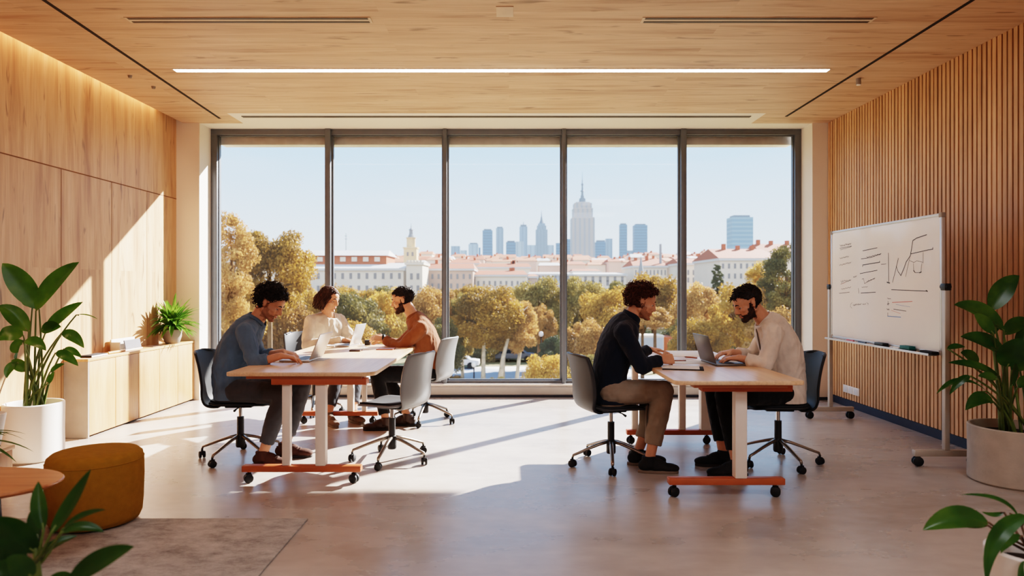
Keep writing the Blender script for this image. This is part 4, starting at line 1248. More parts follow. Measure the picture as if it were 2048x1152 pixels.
def desk(label, rad, x0, x1, y0, y1, near_cols, far_cols, bar_near, bar_far, yn, yf):
    t = thing('work_table', label, 'table', ((x0 + x1) / 2, (y0 + y1) / 2, 0))
    o = rect_round(x0, x1, y0, y1, rad, 8)
    mb = MB(); mb.loft([[Vector((mix((x0 + x1) / 2, x, q), mix((y0 + y1) / 2, y_, q), z)) for x, y_ in o] for q, z in ((.985, .712), (.998, .716), (1, .722), (1, .736), (.997, .740))])
    mb.build('tabletop', M['table'], t, autos=True)
    ym = (y0 + y1) / 2
    mb = MB(); mb.bb(x0 + .08, x1 - .02 - .10, ym - .03, ym + .03, .66, .70); 
    MB().bb(x0 + .12, x1 - .09, y0 + .03, y1 - .08, .694, .7115).build('underframe', M['brownbeam'], t, bevel=.002)
    for yy_, cols, bar in ((yn, near_cols, bar_near), (yf, far_cols, bar_far)):
        MB().bb(bar[0] + .20, bar[1] + .04, yy_ - .045, yy_ + .045, .655, .6935).build('crossbeam', M['orange'], t, bevel=.003)
        mb = MB(); mb.bb(bar[0], bar[1], yy_ - .032, yy_ + .032, .078, .118); fb = mb.build('foot_bar', M['orange'], t, bevel=.005)
        for (cx, cw) in cols:
            MB().bb(cx - cw / 2, cx + cw / 2, yy_ - cw * .45, yy_ + cw * .45, .1185, .6545).build('column', M['whitemetal'], t, bevel=.006)
        for cx in (bar[0] + .035, bar[1] - .05):
            caster(MB(), (cx, yy_, .031), .030, .5 if cx < (x0 + x1) / 2 else -.4).build('caster', M['blackrub'], fb, autos=True)
    return t
tA = desk('long left work table with a curved near corner, white columns and orange feet', (.05, .05, .018, .095), -1.845, -.876, 4.395, 6.58,
          [(-1.242, .068), (-1.470, .054)], [(-1.50, .060), (-1.37, .045)], (-1.76, -.976), (-2.0 + .02, -1.24), 4.47, 6.40)
tB = desk('right work table with white columns and orange feet', (.05, .05, .050, .018), .985, 1.755, 4.0, 5.90,
          [(1.428, .074)], [(1.04, .050), (1.43, .055), (1.62, .085)], (.985, 1.70), (.97, 1.685), 4.18, 5.58)

# ------------------------------------------------------------------ chairs
def make_chair(label, shell, pad, group):
    t = thing('swivel_chair', label, 'chair', (0, 0, 0), 0, group)
    MB().lathe([(.030, .085), (.034, .095), (.034, .175), (.026, .185)], (0, 0, 0), 24).build('hub', M['black'], t, autos=True)
    for k in range(5):
        a = 2 * PI * k / 5 + .55; c, s = math.cos(a), math.sin(a)
        pts = [(.02, .172), (.09, .155), (.17, .128), (.25, .098), (.285, .086), (.292, .070)]
        bl = MB().tube([Vector((c * r, s * r, z)) for r, z in pts], [.017, .016, .0145, .013, .012, .010], 10, .75); bl = bl.build('base_leg', M['alu'], t, True)
        caster(MB(), (c * .292, s * .292, .0265), .0255, a + 1.2 + .5 * k).build('caster', M['blackrub'], bl, autos=True)
    MB().frustum((0, 0, .176), (0, 0, .315), .0255, .0255, 24).build('column', M['black'], t, autos=True)
    MB().frustum((0, 0, .314), (0, 0, .392), .0145, .0145, 20).build('gas_lift', M['chrome'], t, autos=True)
    mb = MB(); mb.bb(-.10, .10, -.055, .055, .388, .412); mb.bb(-.16, .05, -.02, .02, .392, .410); mb.build('tilt_mechanism', M['black'], t, bevel=.006)
    MB().tube([(.02, -.05, .398), (.02, -.15, .398), (.02, -.20, .392)], [.005, .005, .009], 8).build('lever', M['black'], t, True)
    # shell seat
    rows = []
    nx, ny = 16, 14
    for i in range(nx + 1):
        u = i / nx; x = -.205 + .43 * u
        w = .215 * min(1, (1 - abs(2 * u - 1) ** 5) ** .5 + .02) * (1 - .06 * (1 - u))
        row = []
        for q in range(ny + 1):
            v = -1 + 2 * q / ny
            z = .420 + .016 * abs(v) ** 2.5 - .035 * max(0, u - .75) ** 2 / .0625 * .6 + .012 * max(0, .25 - u) / .25
            row.append(Vector((x, w * v, z)))
        rows.append(row)
    s = MB(); s.grid(rows, .016).build('seat', shell, t, True)
    rows2 = [[p + Vector((0, 0, .0155)) for p in r[1:-1]] for r in rows[1:-1]]
    MB().grid(rows2, .014).build('seat_pad', pad, t, True)
    # backrest
    prof = [(-.120, .408), (-.175, .412), (-.222, .432), (-.246, .475), (-.256, .535), (-.264, .60), (-.272, .66), (-.284, .72), (-.300, .775), (-.312, .808), (-.318, .822)]
    pr = spline([Vector((x, 0, z)) for x, z in prof], 3)
    rows = []
    for i, p in enumerate(pr):
        u = i / (len(pr) - 1)
        w = .13 + .080 * min(1, u / .35) if u < .35 else .210
        if u > .62: w = .210 - .030 * ((u - .62) / .38) ** 1.5
        if u > .90: w *= (1 - ((u - .90) / .10) ** 3 * .22)
        row = []
        for q in range(15):
            v = -1 + 2 * q / 14
            row.append(Vector((p.x + .055 * abs(v) ** 2.2 * min(1, u / .45), w * v, p.z - (.012 * abs(v) ** 3 if u > .9 else 0))))
        rows.append(row)
    MB().grid(rows, .014).build('backrest', shell, t, True)
    return t

def place(px, d, rz, label, shell, first=None):
    pos = Vector(((px - VX) * d / F, d, 0))
    return pos, math.radians(rz), label, shell
ch = [place(481, 5.12, 4, 'black swivel chair under the curly-haired man in the slate blue shirt', M['blackshell']),
      place(784, 5.06, 157, 'empty grey swivel chair pulled out from the left table', M['greyshell']),
      place(850, 6.50, 162, 'grey swivel chair under the bearded man in the rust sweater', M['greyshell']),
      place(629, 6.96, -38, 'dark swivel chair under the person with chin-length hair at the far table end', M['charcoal']),
      place(1222, 4.92, 16, 'charcoal swivel chair under the man in the navy sweater', M['charcoal']),
      place(1556, 4.97, 176, 'black swivel chair under the man in the oatmeal henley', M['blackshell'])]
first = {}
for pos, rz, label, shell in ch:
    if shell.name not in first:
        c = make_chair(label, shell, M['pad'], 'swivel chairs at the tables')
        c.location = pos; c.rotation_euler = (0, 0, rz); first[shell.name] = c
    else:
        dup(first[shell.name], pos, rz, label)

# ------------------------------------------------------------------ laptops, papers, small things on the tables
ZT = .7405
def laptop(label, n0, n1, depth, lean, h, body, side, scr_t=.007):
    """n0-n1 is the hinge line; side = direction from hinge to the typist"""
    n0 = Vector(n0); n1 = Vector(n1); ax = (n1 - n0).normalized(); s = Vector(side); s = (s - ax * s.dot(ax)).normalized()
    t = thing('laptop', label, 'laptop', ((n0 + n1) / 2))
    R = Matrix((s, ax, UP)).transposed(); W = (n1 - n0).length
    if R.determinant() < 0: R = Matrix((s, -ax, UP)).transposed()
    c = (n0 + n1) / 2
    MB().box(c + s * depth / 2 + UP * .0085, (depth, W, .014), R).build('base', body, t, bevel=.004)
    MB().box(c + s * (depth * .36) + UP * .0162, (depth * .42, W * .86, .0012), R).build('keyboard', M['keys'], t)
    MB().box(c + s * (depth * .78) + UP * .0160, (depth * .30, W * .36, .0008), R).build('trackpad', M['papergrey'], t)
    up = (UP * math.cos(lean) - s * math.sin(lean)); nrm = (s * math.cos(lean) + UP * math.sin(lean))
    R2 = Matrix((nrm, R.col[1], up)).transposed()
    cc = c - s * .002 + UP * .017 + up * h / 2
    MB().box(cc, (scr_t, W, h), R2).build('lid', body, t, bevel=.003)
    MB().box(cc + nrm * (scr_t / 2 + .0004), (.0008, W * .95, h * .92), R2).build('screen', M['screen'], t)
    return t
laptop('open silver laptop in front of the man in the slate blue shirt', (-1.475, 4.98, ZT), (-1.465, 5.30, ZT), .225, .40, .205, M['laptop'], (-1, 0, 0))
laptop('open silver laptop at the far end of the left table', (-1.475, 6.23, ZT), (-1.435, 6.49, ZT), .20, .32, .20, M['laptop'], (-1, 0, 0))
laptop('open dark grey laptop in front of the man in the oatmeal henley', (1.455, 4.73, ZT), (1.435, 5.05, ZT), .225, .30, .205, M['laptopdk'], (1, 0, 0))

def sheet(name, label, cat, px0, py0, px1, py1, mat, th=.002, z=ZT, rot=0, w=None, l=None, group=None):
    a = on(px0, py0, z); b = on(px1, py1, z); c = (a + b) / 2
    W = w or abs(b.x - a.x); L = l or abs(a.y - b.y)
    o = MB().box((c.x, c.y, z + th / 2), (W, L, th), Matrix.Rotation(rot, 3, 'Z')).build(name, mat, bevel=min(.001, th * .3))
    return tag(o, label, cat, group)
sheet('paper_sheet', 'white paper sheet sticking out under the silver laptop at the table edge', 'paper', 536, 727, 566, 716, M['paper'], .002, l=.24, w=.11)
sheet('paper_sheet', 'white paper sheet behind the silver laptop near the middle of the left table', 'paper', 622, 722, 655, 716, M['papergrey'], .002, w=.12, l=.20)
sheet('paper_sheet', 'large white paper sheet in front of the man in the rust sweater', 'paper', 715, 701, 772, 694, M['paper'], .002, l=.24)
sheet('paper_sheet', 'white paper sheet before the person with chin-length hair', 'paper', 652, 695, 672, 691, M['paper'], .012, l=.14, w=.10)
sheet('pen_case', 'flat dark brown pen case on the left table', 'pen case', 696, 704, 727, 700, M['darkbrown'], .012, l=.10)
sheet('notebook', 'slim orange-brown notebook by the right edge of the left table', 'notebook', 752, 700, 792, 697, M['brownpen'], .008, l=.16, w=.15)
sheet('small_box', 'small black box on the far end of the left table', 'box', 728, 691, 744, 689, M['black'], .048, l=.06)
sheet('paper_sheet', 'pair of white sheets spread at the far end of the right table', 'paper', 1325, 714, 1408, 701, M['paper'], .002, l=.46)
sheet('paper_sheet', 'white sheet beside the fist of the man in the navy sweater', 'paper', 1340, 731, 1400, 717, M['paper'], .002, l=.26)
nb = thing('notebook', 'open white notebook with dark edge near the corner of the right table', 'notebook', on(1366, 737, ZT))
a = on(1366, 737, ZT)
R = Matrix.Rotation(-.25, 3, 'Z')
MB().box((a.x, a.y, ZT + .003), (.27, .20, .006), R).build('notebook_cover', M['dkcover'], nb, bevel=.001)
MB().box((a.x - .012, a.y + .012, ZT + .0082), (.245, .185, .004), R).build('page_block', M['paper'], nb, bevel=.001)
def pen(label, px0, py0, px1, py1, mat, r=.0045, z=ZT):
    a = on(px0, py0, z + r); b = on(px1, py1, z + r); t = thing('pencil', label, 'pencil', (a + b) / 2, group='pencils on the right table')
    d_ = (b - a).normalized()
    MB().tube([a, b], [r, r], 8).build('barrel', mat, t, autos=True)
    MB().tube([a, a - d_ * .018], [r, .0008], 8).build('point', M['darkbrown'], t, autos=True)
pen('brown pencil lying across the papers in the middle of the right table', 1372, 714, 1394, 716, M['brownpen'], .006, ZT + .003)
pen('brown pencil beside the fist of the man in the navy sweater', 1345, 721, 1372, 721, M['brownpen'], .004, ZT + .003)
a = on(1303, 703, ZT)
tag(MB().ell((a.x + .03, a.y, ZT + .016), (.045, .030, .0155)).build('computer_mouse', M['dkcover'], None, True), 'dark computer mouse under the far hand of the man in the navy sweater', 'computer mouse')

# ------------------------------------------------------------------ whiteboard
BX, BY0, BY1, BZ0, BZ1 = 3.165, 4.92, 6.62, .800, 1.838
wb = thing('whiteboard', 'white mobile whiteboard with hand-drawn charts before the slatted wall', 'whiteboard', (BX, (BY0 + BY1) / 2, 0))
MB().bb(BX - .006, BX + .012, BY0 + .015, BY1 - .015, BZ0 + .015, BZ1 - .015).build('board', M['whiteboard'], wb)
f_ = MB(); t_ = .022
f_.bb(BX - .012, BX + .016, BY0, BY1, BZ1 - t_, BZ1); f_.bb(BX - .012, BX + .016, BY0, BY1, BZ0, BZ0 + t_)
f_.bb(BX - .012, BX + .016, BY0, BY0 + t_, BZ0 + t_, BZ1 - t_); f_.bb(BX - .012, BX + .016, BY1 - t_, BY1, BZ0 + t_, BZ1 - t_)
f_.build('board_frame', M['boardframe'], wb, bevel=.003)
for y_ in (BY0, BY1):
    for z_ in (BZ0, BZ1):
        MB().box((BX + .002, y_ + (.014 if y_ == BY0 else -.014), z_ + (.014 if z_ == BZ0 else -.014)), (.034, .036, .036)).build('corner_cap', M['potstone'], wb, bevel=.004)
MB().bb(BX - .075, BX - .012, BY0 + .05, BY1 - .02, BZ0 - .012, BZ0 - .004).bb(BX - .079, BX - .073, BY0 + .05, BY1 - .02, BZ0 - .012, BZ0 + .006).build('pen_tray', M['boardframe'], wb, bevel=.002)
for y_, sg in ((BY0, -1), (BY1, 1)):
    yp = y_ + sg * .030
    MB().bb(BX - .018, BX + .018, yp - .020, yp + .020, .118, 1.305).build('post', M['standmetal'], wb, bevel=.004)
    ft = MB().bb(BX - .235, BX + .225, yp - .022, yp + .022, .072, .1175).build('foot', M['standmetal'], wb, bevel=.005)
    MB().tube([(BX, y_ - sg * .012, 1.298), (BX, yp + sg * .034, 1.298)], .020, 16).build('pivot_knob', M['black'], wb, autos=True)
    MB().bb(BX - .024, BX + .024, yp - .026, yp + .026, 1.272, 1.322).build('post_cap', M['black'], wb, bevel=.004)
    for q in (-.205, .195): caster(MB(), (BX + q, yp, .036), .035, .2 * sg).build('caster', M['blackrub'], ft, autos=True)
XB = BX - .0072
def brd(cx, cy):
    px = 1650 + cx * 260 / 936; py = 410 + cy * 320 / 1152
    d_ = XB * F / (px - VX); return Vector((XB, d_, CH - (py - VY) * d_ / F))
def stroke(mb, pts, w=.0045):
    P = [brd(*p) for p in pts]
    for a, b in zip(P[:-1], P[1:]):
        t = (b - a)
        if t.length < 1e-6: continue
        t.normalize(); n_ = Vector((0, -t.z, t.y)) * w / 2; e = t * w * .3
        mb.add([a - e - n_, b + e - n_, b + e + n_, a - e + n_], [(0, 1, 2, 3)])
def scrib(mb, x0, y0, x1, y1, amp, n, seed, w=.0035):
    r = random.Random(seed); pts = []
    for k in range(n + 1):
        t = k / n; pts.append((x0 + (x1 - x0) * t + r.uniform(-3, 3), y0 + (y1 - y0) * t + (amp if k % 2 else -amp) * r.uniform(.3, 1)))
    stroke(mb, pts, w)
ink = MB()
scrib(ink, 108, 294, 190, 280, 9, 16, 1); ink.build('heading_lettering', M['inkdark'], wb, fixn=False); ink = MB(); stroke(ink, [(106, 312), (192, 296)]); scrib(ink, 108, 324, 190, 300, 2, 6, 2)
ink.build('heading_lettering', M['inkdark'], wb, fixn=False); ink = MB()
B_ = lambda: (ink.build('notes_lettering', M['inkdark'], wb, fixn=False), MB())[1]
scrib(ink, 108, 384, 170, 370, 6, 10, 3); ink = B_(); scrib(ink, 104, 434, 188, 412, 6, 14, 4); ink = B_()
scrib(ink, 112, 552, 186, 540, 9, 12, 5); stroke(ink, [(112, 570), (186, 540)], .003); ink = B_(); scrib(ink, 202, 522, 226, 512, 5, 6, 6); ink = B_()
scrib(ink, 118, 606, 186, 594, 6, 8, 7); ink = B_(); stroke(ink, [(102, 636), (176, 628)]); ink = B_()
stroke(ink, [(272, 330), (376, 308)], .006); stroke(ink, [(260, 388), (330, 378), (404, 350)], .005); scrib(ink, 300, 376, 404, 352, 5, 10, 8)
stroke(ink, [(270, 444), (272, 432), (394, 412), (392, 404)], .007); stroke(ink, [(404, 428), (440, 424)], .004)
stroke(ink, [(252, 494), (376, 470)], .006)
stroke(ink, [(266, 534), (278, 530), (284, 566), (330, 540), (360, 526)], .004); scrib(ink, 300, 552, 358, 530, 6, 8, 9)
scrib(ink, 264, 594, 304, 588, 3, 6, 10); stroke(ink, [(258, 634), (364, 628)], .006); stroke(ink, [(240, 600), (244, 636)], .005)
ink.build('list_lettering', M['inkdark'], wb, fixn=False); ink = MB()
stroke(ink, [(196, 702), (184, 716), (182, 730), (194, 744)], .003); scrib(ink, 202, 722, 262, 714, 7, 14, 11); scrib(ink, 270, 716, 296, 712, 4, 6, 12); stroke(ink, [(300, 704), (312, 710), (308, 720)], .003)
ink.build('caption_lettering', M['inkdark'], wb, fixn=False); ink = MB()
stroke(ink, [(456, 346), (458, 556)], .006); stroke(ink, [(446, 556), (466, 562)], .010)
stroke(ink, [(486, 556), (500, 500), (528, 384)], .005); stroke(ink, [(512, 440), (526, 480), (546, 508)], .006); stroke(ink, [(546, 508), (570, 450), (584, 410), (614, 366), (632, 256), (660, 238), (732, 214)], .007)
stroke(ink, [(618, 352), (740, 324), (776, 318), (776, 306)], .006); stroke(ink, [(580, 516), (596, 440), (610, 380)], .003)
stroke(ink, [(610, 400), (640, 414), (660, 402), (704, 412)], .003); stroke(ink, [(706, 340), (706, 420)], .003); stroke(ink, [(636, 420), (638, 476), (650, 488), (690, 486), (696, 420)], .003)
stroke(ink, [(638, 470), (648, 486)], .007); stroke(ink, [(680, 488), (694, 482)], .007)
stroke(ink, [(478, 610), (736, 620)], .006); stroke(ink, [(728, 616), (738, 622)], .010)
ink.build('graph_lettering', M['inkdark'], wb, fixn=False); ink = MB()
scrib(ink, 450, 672, 474, 676, 5, 5, 13); stroke(ink, [(454, 694), (454, 722)], .006); stroke(ink, [(448, 714), (462, 710)], .006); scrib(ink, 446, 750, 464, 752, 6, 5, 14); stroke(ink, [(452, 776), (452, 800)], .005)
stroke(ink, [(494, 750), (584, 764)], .005)
ink.build('bar_chart_lettering', M['inkdark'], wb, fixn=False)
ir = MB(); stroke(ir, [(484, 702), (628, 694)], .005); stroke(ir, [(476, 758), (544, 782)], .0025); scrib(ir, 112, 570, 150, 556, 4, 6, 15, .002); ir.build('red_lettering', M['inkred'], wb, fixn=False)
ib = MB(); stroke(ib, [(450, 800), (546, 808)], .006); stroke(ib, [(510, 716), (612, 734)], .0025); ib.build('blue_lettering', M['inkblue'], wb, fixn=False)
# things on the tray
ZTY = BZ0 - .0038; XTY = BX - .043
def marker(label, y, mat, body=M['paper'], L=.12, cat='marker', grp='whiteboard markers'):
    t = thing('whiteboard_marker', label, cat, (XTY, y, ZTY), group=grp)
    MB().tube([(XTY, y - L / 2, ZTY + .009), (XTY, y + L * .15, ZTY + .009)], .0085, 10).build('barrel', body, t, autos=True)
    MB().tube([(XTY, y + L * .15, ZTY + .009), (XTY, y + L / 2, ZTY + .009)], .0092, 10).build('cap', mat, t, autos=True)
def by(cx): 
    px = 1650 + cx * 260 / 936; return XTY * F / (px - VX)
marker('red marker on the whiteboard tray', by(182), M['red'], M['red'])
marker('black marker on the whiteboard tray', by(268), M['black'], M['black'])
marker('white marker between the black and teal erasers on the whiteboard tray', by(505), M['papergrey'], M['paper'])
def eraser(label, y, mat, L=.13, h=.034):
    t = thing('whiteboard_eraser', label, 'eraser', (XTY, y, ZTY), group='erasers on the whiteboard tray')
    MB().bb(XTY - .026, XTY + .026, y - L / 2, y + L / 2, ZTY + .012, ZTY + h).build('eraser_grip', mat, t, bevel=.005)
    MB().bb(XTY - .026, XTY + .026, y - L / 2, y + L / 2, ZTY + .0002, ZTY + .0118).build('eraser_felt', M['dkcover'], t)
eraser('black eraser in the middle of the whiteboard tray', by(405), M['black'])
eraser('teal eraser on the whiteboard tray', by(594), M['teal'], h=.040)
eraser('grey eraser at the near end of the whiteboard tray', by(748), M['dkcover'], L=.15, h=.026)
# ------------------------------------------------------------------ outside
GZ = -6.7
HZ = (0.86, 0.84, 0.82, 1)
X_ = {}
X_['grass'] = plain('park ground', srgb(128, 116, 78), .95, var=.25, scale=.4)
X_['plaza'] = plain('pale plaza paving', srgb(206, 200, 190), .8, var=.05, scale=.6)
X_['road'] = plain('blue grey asphalt', srgb(150, 154, 162), .85, var=.05, scale=.5)
X_['bark'] = plain('pale bark', srgb(206, 188, 160), .9, var=.2, scale=3)
X_['barkd'] = plain('brown bark', srgb(104, 82, 60), .9, var=.2, scale=3)
gold = [(0.25, srgb(112, 84, 34)), (0.45, srgb(164, 124, 50)), (0.62, srgb(196, 154, 68)), (0.8, srgb(212, 176, 94))]
olive = [(0.25, srgb(72, 68, 36)), (0.5, srgb(112, 100, 50)), (0.75, srgb(156, 132, 70))]
amber = [(0.25, srgb(116, 84, 42)), (0.5, srgb(170, 126, 66)), (0.75, srgb(200, 156, 90))]
dark = [(0.25, srgb(40, 48, 28)), (0.5, srgb(62, 68, 38)), (0.75, srgb(98, 96, 54))]
X_['gold'] = leafmat('golden autumn leaves', gold, .55, .6, .40, .3, .2, .04)
X_['olive'] = leafmat('olive autumn leaves', olive, .55, .6, .38, .3, .2, .04)
X_['amber'] = leafmat('amber autumn leaves', amber, .55, .6, .40, .3, .2, .04)
X_['dark'] = leafmat('dark green leaves', dark, .55, .6, .30, .3, .2, .05)
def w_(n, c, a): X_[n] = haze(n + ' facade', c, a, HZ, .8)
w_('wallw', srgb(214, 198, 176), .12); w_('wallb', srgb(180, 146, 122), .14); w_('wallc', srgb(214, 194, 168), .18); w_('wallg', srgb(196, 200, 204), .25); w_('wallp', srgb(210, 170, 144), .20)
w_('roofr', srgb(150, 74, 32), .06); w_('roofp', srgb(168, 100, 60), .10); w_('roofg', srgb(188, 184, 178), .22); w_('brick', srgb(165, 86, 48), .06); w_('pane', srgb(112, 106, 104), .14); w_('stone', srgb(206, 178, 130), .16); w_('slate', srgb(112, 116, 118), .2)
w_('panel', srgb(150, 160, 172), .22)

g = MB().add([(-1500, 9, GZ), (1500, 9, GZ), (1500, 2500, GZ), (-1500, 2500, GZ)], [(0, 1, 2, 3)]).build('ground', X_['grass'], None, fixn=False); g['kind'] = 'structure'
def flat(name, pts, z, mat):
    o = MB().add([(x, y, GZ + z) for x, y in pts], [tuple(range(len(pts)))]).build(name, mat, None, fixn=False); o['kind'] = 'structure'
flat('plaza_pavement', [(-22, 46), (12, 46), (12, 68), (-22, 66)], .02, X_['plaza'])
flat('road', [(-3, 52), (14, 50), (60, 58), (60, 64), (8, 60), (-3, 66), (-40, 70), (-40, 66), (-6, 61)], .04, X_['road'])
# own building below the window
struct('wall_facade', MB().bb(XL - 9, XR + 9, YW + .09, YW + .30, GZ, .02), M['white'])

# ---- trees
def crown_mesh(seed, rx, rz, nclump, nleaf, size, hollow=.55, flat_=1.0):
    r = np.random.default_rng(seed)
    c = r.normal(size=(nclump, 3)); c /= np.linalg.norm(c, axis=1, keepdims=True)
    c *= (hollow + (1 - hollow) * r.random((nclump, 1)) ** .6)
    c *= (rx, rx, rz)
    c[:, 2] += .12 * rz * r.normal(size=nclump)
    cr = rx * (.22 + .16 * r.random((nclump, 1)))
    L = np.repeat(c, nleaf, axis=0); R = np.repeat(cr, nleaf, axis=0)
    o = r.normal(size=L.shape); o /= np.linalg.norm(o, axis=1, keepdims=True)
    P = L + o * R * (r.random((len(L), 1)) ** .45) * (1, 1, .8)
    n = o + r.normal(size=o.shape) * .7; n /= np.linalg.norm(n, axis=1, keepdims=True)
    a = np.cross(n, r.normal(size=n.shape)); a /= np.linalg.norm(a, axis=1, keepdims=True)
    b = np.cross(n, a); s = size * (.6 + .8 * r.random((len(P), 1)))
    v = np.stack([P - a * s, P - b * s * .62, P + a * s, P + b * s * .62], axis=1).reshape(-1, 3)
    me = bpy.data.meshes.new('crown')
    me.vertices.add(len(v)); me.vertices.foreach_set('co', v.ravel())
    k = len(v) // 4
    me.loops.add(4 * k); me.loops.foreach_set('vertex_index', np.arange(4 * k))
    me.polygons.add(k); me.polygons.foreach_set('loop_start', np.arange(k) * 4); me.polygons.foreach_set('loop_total', np.full(k, 4))
    me.update(); me.validate()
    return me
CR = {}
def crown(kind, mat):
    key = (kind, mat)
    if key not in CR:
        seed = 10 + len(CR)
        rx, rz, nc, nl, sz = dict(big=(1, 1.0, 66, 560, .033), round=(1, .85, 52, 420, .038), tall=(1, 1.5, 84, 260, .042), low=(1, .7, 40, 360, .042), cyp=(1, 4.2, 150, 160, .085))[kind]
        me = crown_mesh(seed, rx, rz, nc, nl, sz); me.materials.append(X_[mat]); CR[key] = me
    return CR[key]
def tree(px, ytop, wpx, d, kind, mat, label, trunks=((0, 0),), bark='barkd', ybot=None, name='tree', group='trees in the park', rot=0, trunk=True):
    top = at(px, ytop, d); rx = wpx * d / F / 2
    ratio = dict(big=1.0, round=.85, tall=1.5, low=.7, cyp=4.2)[kind]
    rz = rx * ratio * 1.12
    if ybot is not None:
        zb = CH - (ybot - VY) * d / F; rz = (top.z - zb) / 2
    cz = top.z - rz
    t = thing(name, label, 'tree' if name == 'tree' else 'shrub', (top.x, d, GZ), group=group)
    c = bpy.data.objects.new('crown', crown(kind, mat)); COL.objects.link(c); c.parent = t
    c.location = (0, 0, cz - GZ); c.rotation_euler = (0, 0, rot)
    zs = rz / (ratio * 1.12 if kind != 'cyp' else ratio)
    c.scale = (rx, rx, zs)
    if trunk:
        for (dx, lean) in trunks:
            x = top.x + dx; r = .035 * rx + .07
            z1 = cz + rz * .35
            pts = [Vector((x, d, GZ)), Vector((x + lean * .25, d, mix(GZ, z1, .35))), Vector((x + lean * .7, d, mix(GZ, z1, .7))), Vector((x + lean, d, z1))]
            mb = MB(); mb.tube(pts, [r * 1.3, r, r * .8, r * .4], 9)
            for q in range(4):
                a = q * 1.7 + px; b0 = pts[2]; e = b0 + Vector((math.cos(a) * rx * .55, math.sin(a) * rx * .3, (z1 - b0.z) * .8 + rx * .15))
                mb.tube([b0, mix(b0, e, .5) + UP * .1 * rx, e], [r * .5, r * .35, r * .12], 6)
            mb.build('trunk', X_[bark], t, True)
    return t
T = [ # px, ytop, width, d, kind, mat, label, kw
 (463, 424, 92, 31, 'tall', 'amber', 'tall amber tree against the left window frame, highest tree in the view', K(ybot=640)),
 (540, 456, 150, 36, 'big', 'gold', 'big golden tree right of the amber tree in the first pane, above the seated man', K(ybot=640)),
 (470, 560, 130, 42, 'round', 'gold', 'golden tree filling the lower left corner of the first pane', K(ybot=720)),
 (560, 590, 120, 45, 'round', 'amber', 'amber tree low in the first pane behind the man in slate blue', K(ybot=740)),
 (625, 578, 100, 48, 'round', 'gold', 'golden tree in front of the left end of the long white building', K(ybot=720)),
 (706, 588, 120, 50, 'round', 'olive', 'olive tree below the middle windows of the long white building', K(ybot=730)),
 (770, 580, 100, 52, 'round', 'gold', 'golden tree in front of the right end of the long white building', K(ybot=730)),
 (850, 578, 110, 55, 'round', 'amber', 'amber tree behind the second mullion, before the brown building', K(ybot=720)),
 (700, 640, 140, 44, 'round', 'gold', 'lower golden tree right behind the far laptop', K(ybot=760)),
 (880, 640, 90, 50, 'round', 'olive', 'olive tree beside the grey chair back of the man in rust', K(ybot=750)),
 (975, 568, 132, 54, 'big', 'gold', 'large golden tree with pale trunks in the centre pane', K(trunks=((-.35, .1), (.9, 1.3)), bark='bark', ybot=705)),
 (1030, 590, 90, 55, 'big', 'amber', 'amber tree with two pale leaning trunks, right half of the centre grove', K(trunks=((-1.0, .3), (.1, .8)), bark='bark', ybot=708)),
 (925, 590, 70, 56, 'round', 'olive', 'olive tree at the left edge of the centre pane', K(bark='bark', ybot=720)),
 (1078, 556, 110, 66, 'round', 'olive', 'broad olive tree behind the right side of the centre grove', K(ybot=690)),
 (1085, 612, 56, 60, 'round', 'amber', 'small pale amber tree between the centre grove and the third mullion', K(ybot=690)),
 (1165, 556, 100, 66, 'round', 'olive', 'olive tree just right of the third mullion below the stone tower', K(ybot=690)),
 (1215, 578, 110, 58, 'round', 'gold', 'golden tree behind the curly head of the man in navy', K(ybot=720)),
 (1170, 640, 90, 52, 'round', 'amber', 'amber tree behind the back of the man in navy', K(ybot=750)),
 (1310, 548, 110, 62, 'round', 'gold', 'golden tree left of the fourth mullion', K(ybot=664)),
 (1285, 606, 100, 52, 'round', 'amber', 'amber tree above the white and orange bus', K(ybot=662)),
 (1372, 636, 64, 48, 'round', 'olive', 'olive tree behind the fourth mullion', K(ybot=740)),
 (1395, 570, 100, 58, 'round', 'amber', 'amber tree just right of the fourth mullion', K(ybot=700)),
 (1400, 640, 110, 46, 'round', 'gold', 'golden tree above the dark laptop', K(ybot=740)),
 (1480, 570, 110, 48, 'round', 'gold', 'golden tree behind the head of the man in the henley', K(ybot=710)),
 (1548, 545, 120, 42, 'round', 'gold', 'pale golden tree low in the right pane', K(ybot=720)),
 (1572, 486, 90, 40, 'tall', 'olive', 'tall olive tree against the right window frame', K(ybot=640)),
 (1515, 528, 60, 46, 'tall', 'gold', 'slim golden tree left of the tall olive tree in the right pane', K(ybot=640)),
 (1435, 526, 22, 80, 'cyp', 'dark', 'dark narrow cypress before the pale building in the right pane', K(ybot=600)),
 (1560, 620, 130, 36, 'round', 'amber', 'amber tree in the lower right corner of the right pane', K(ybot=760)),
 (1105, 672, 56, 50, 'low', 'dark', 'rounded dark green bush left of the third mullion', K(ybot=735, name='shrub', group='shrubs by the road', trunk=False)),
 (1092, 706, 92, 45, 'low', 'gold', 'yellow green bush at the corner of the road', K(ybot=790, name='shrub', group='shrubs by the road', trunk=False)),
 (1175, 700, 80, 46, 'low', 'olive', 'olive bush behind the charcoal chair back', K(ybot=790, name='shrub', group='shrubs by the road', trunk=False)),
 (905, 748, 34, 50, 'low', 'gold', 'small yellow bush at the left of the plaza', K(ybot=775, name='shrub', group='shrubs by the road', trunk=False)),
 (1000, 752, 44, 47, 'low', 'olive', 'small low bush on the plaza between the pale trunks', K(ybot=785, name='shrub', group='shrubs by the road', trunk=False)),
]
for i, (px, yt, w, d, kind, mat, lb, kw) in enumerate(T): tree(px, yt, w, d, kind, mat, lb, rot=i * 1.3, **kw)
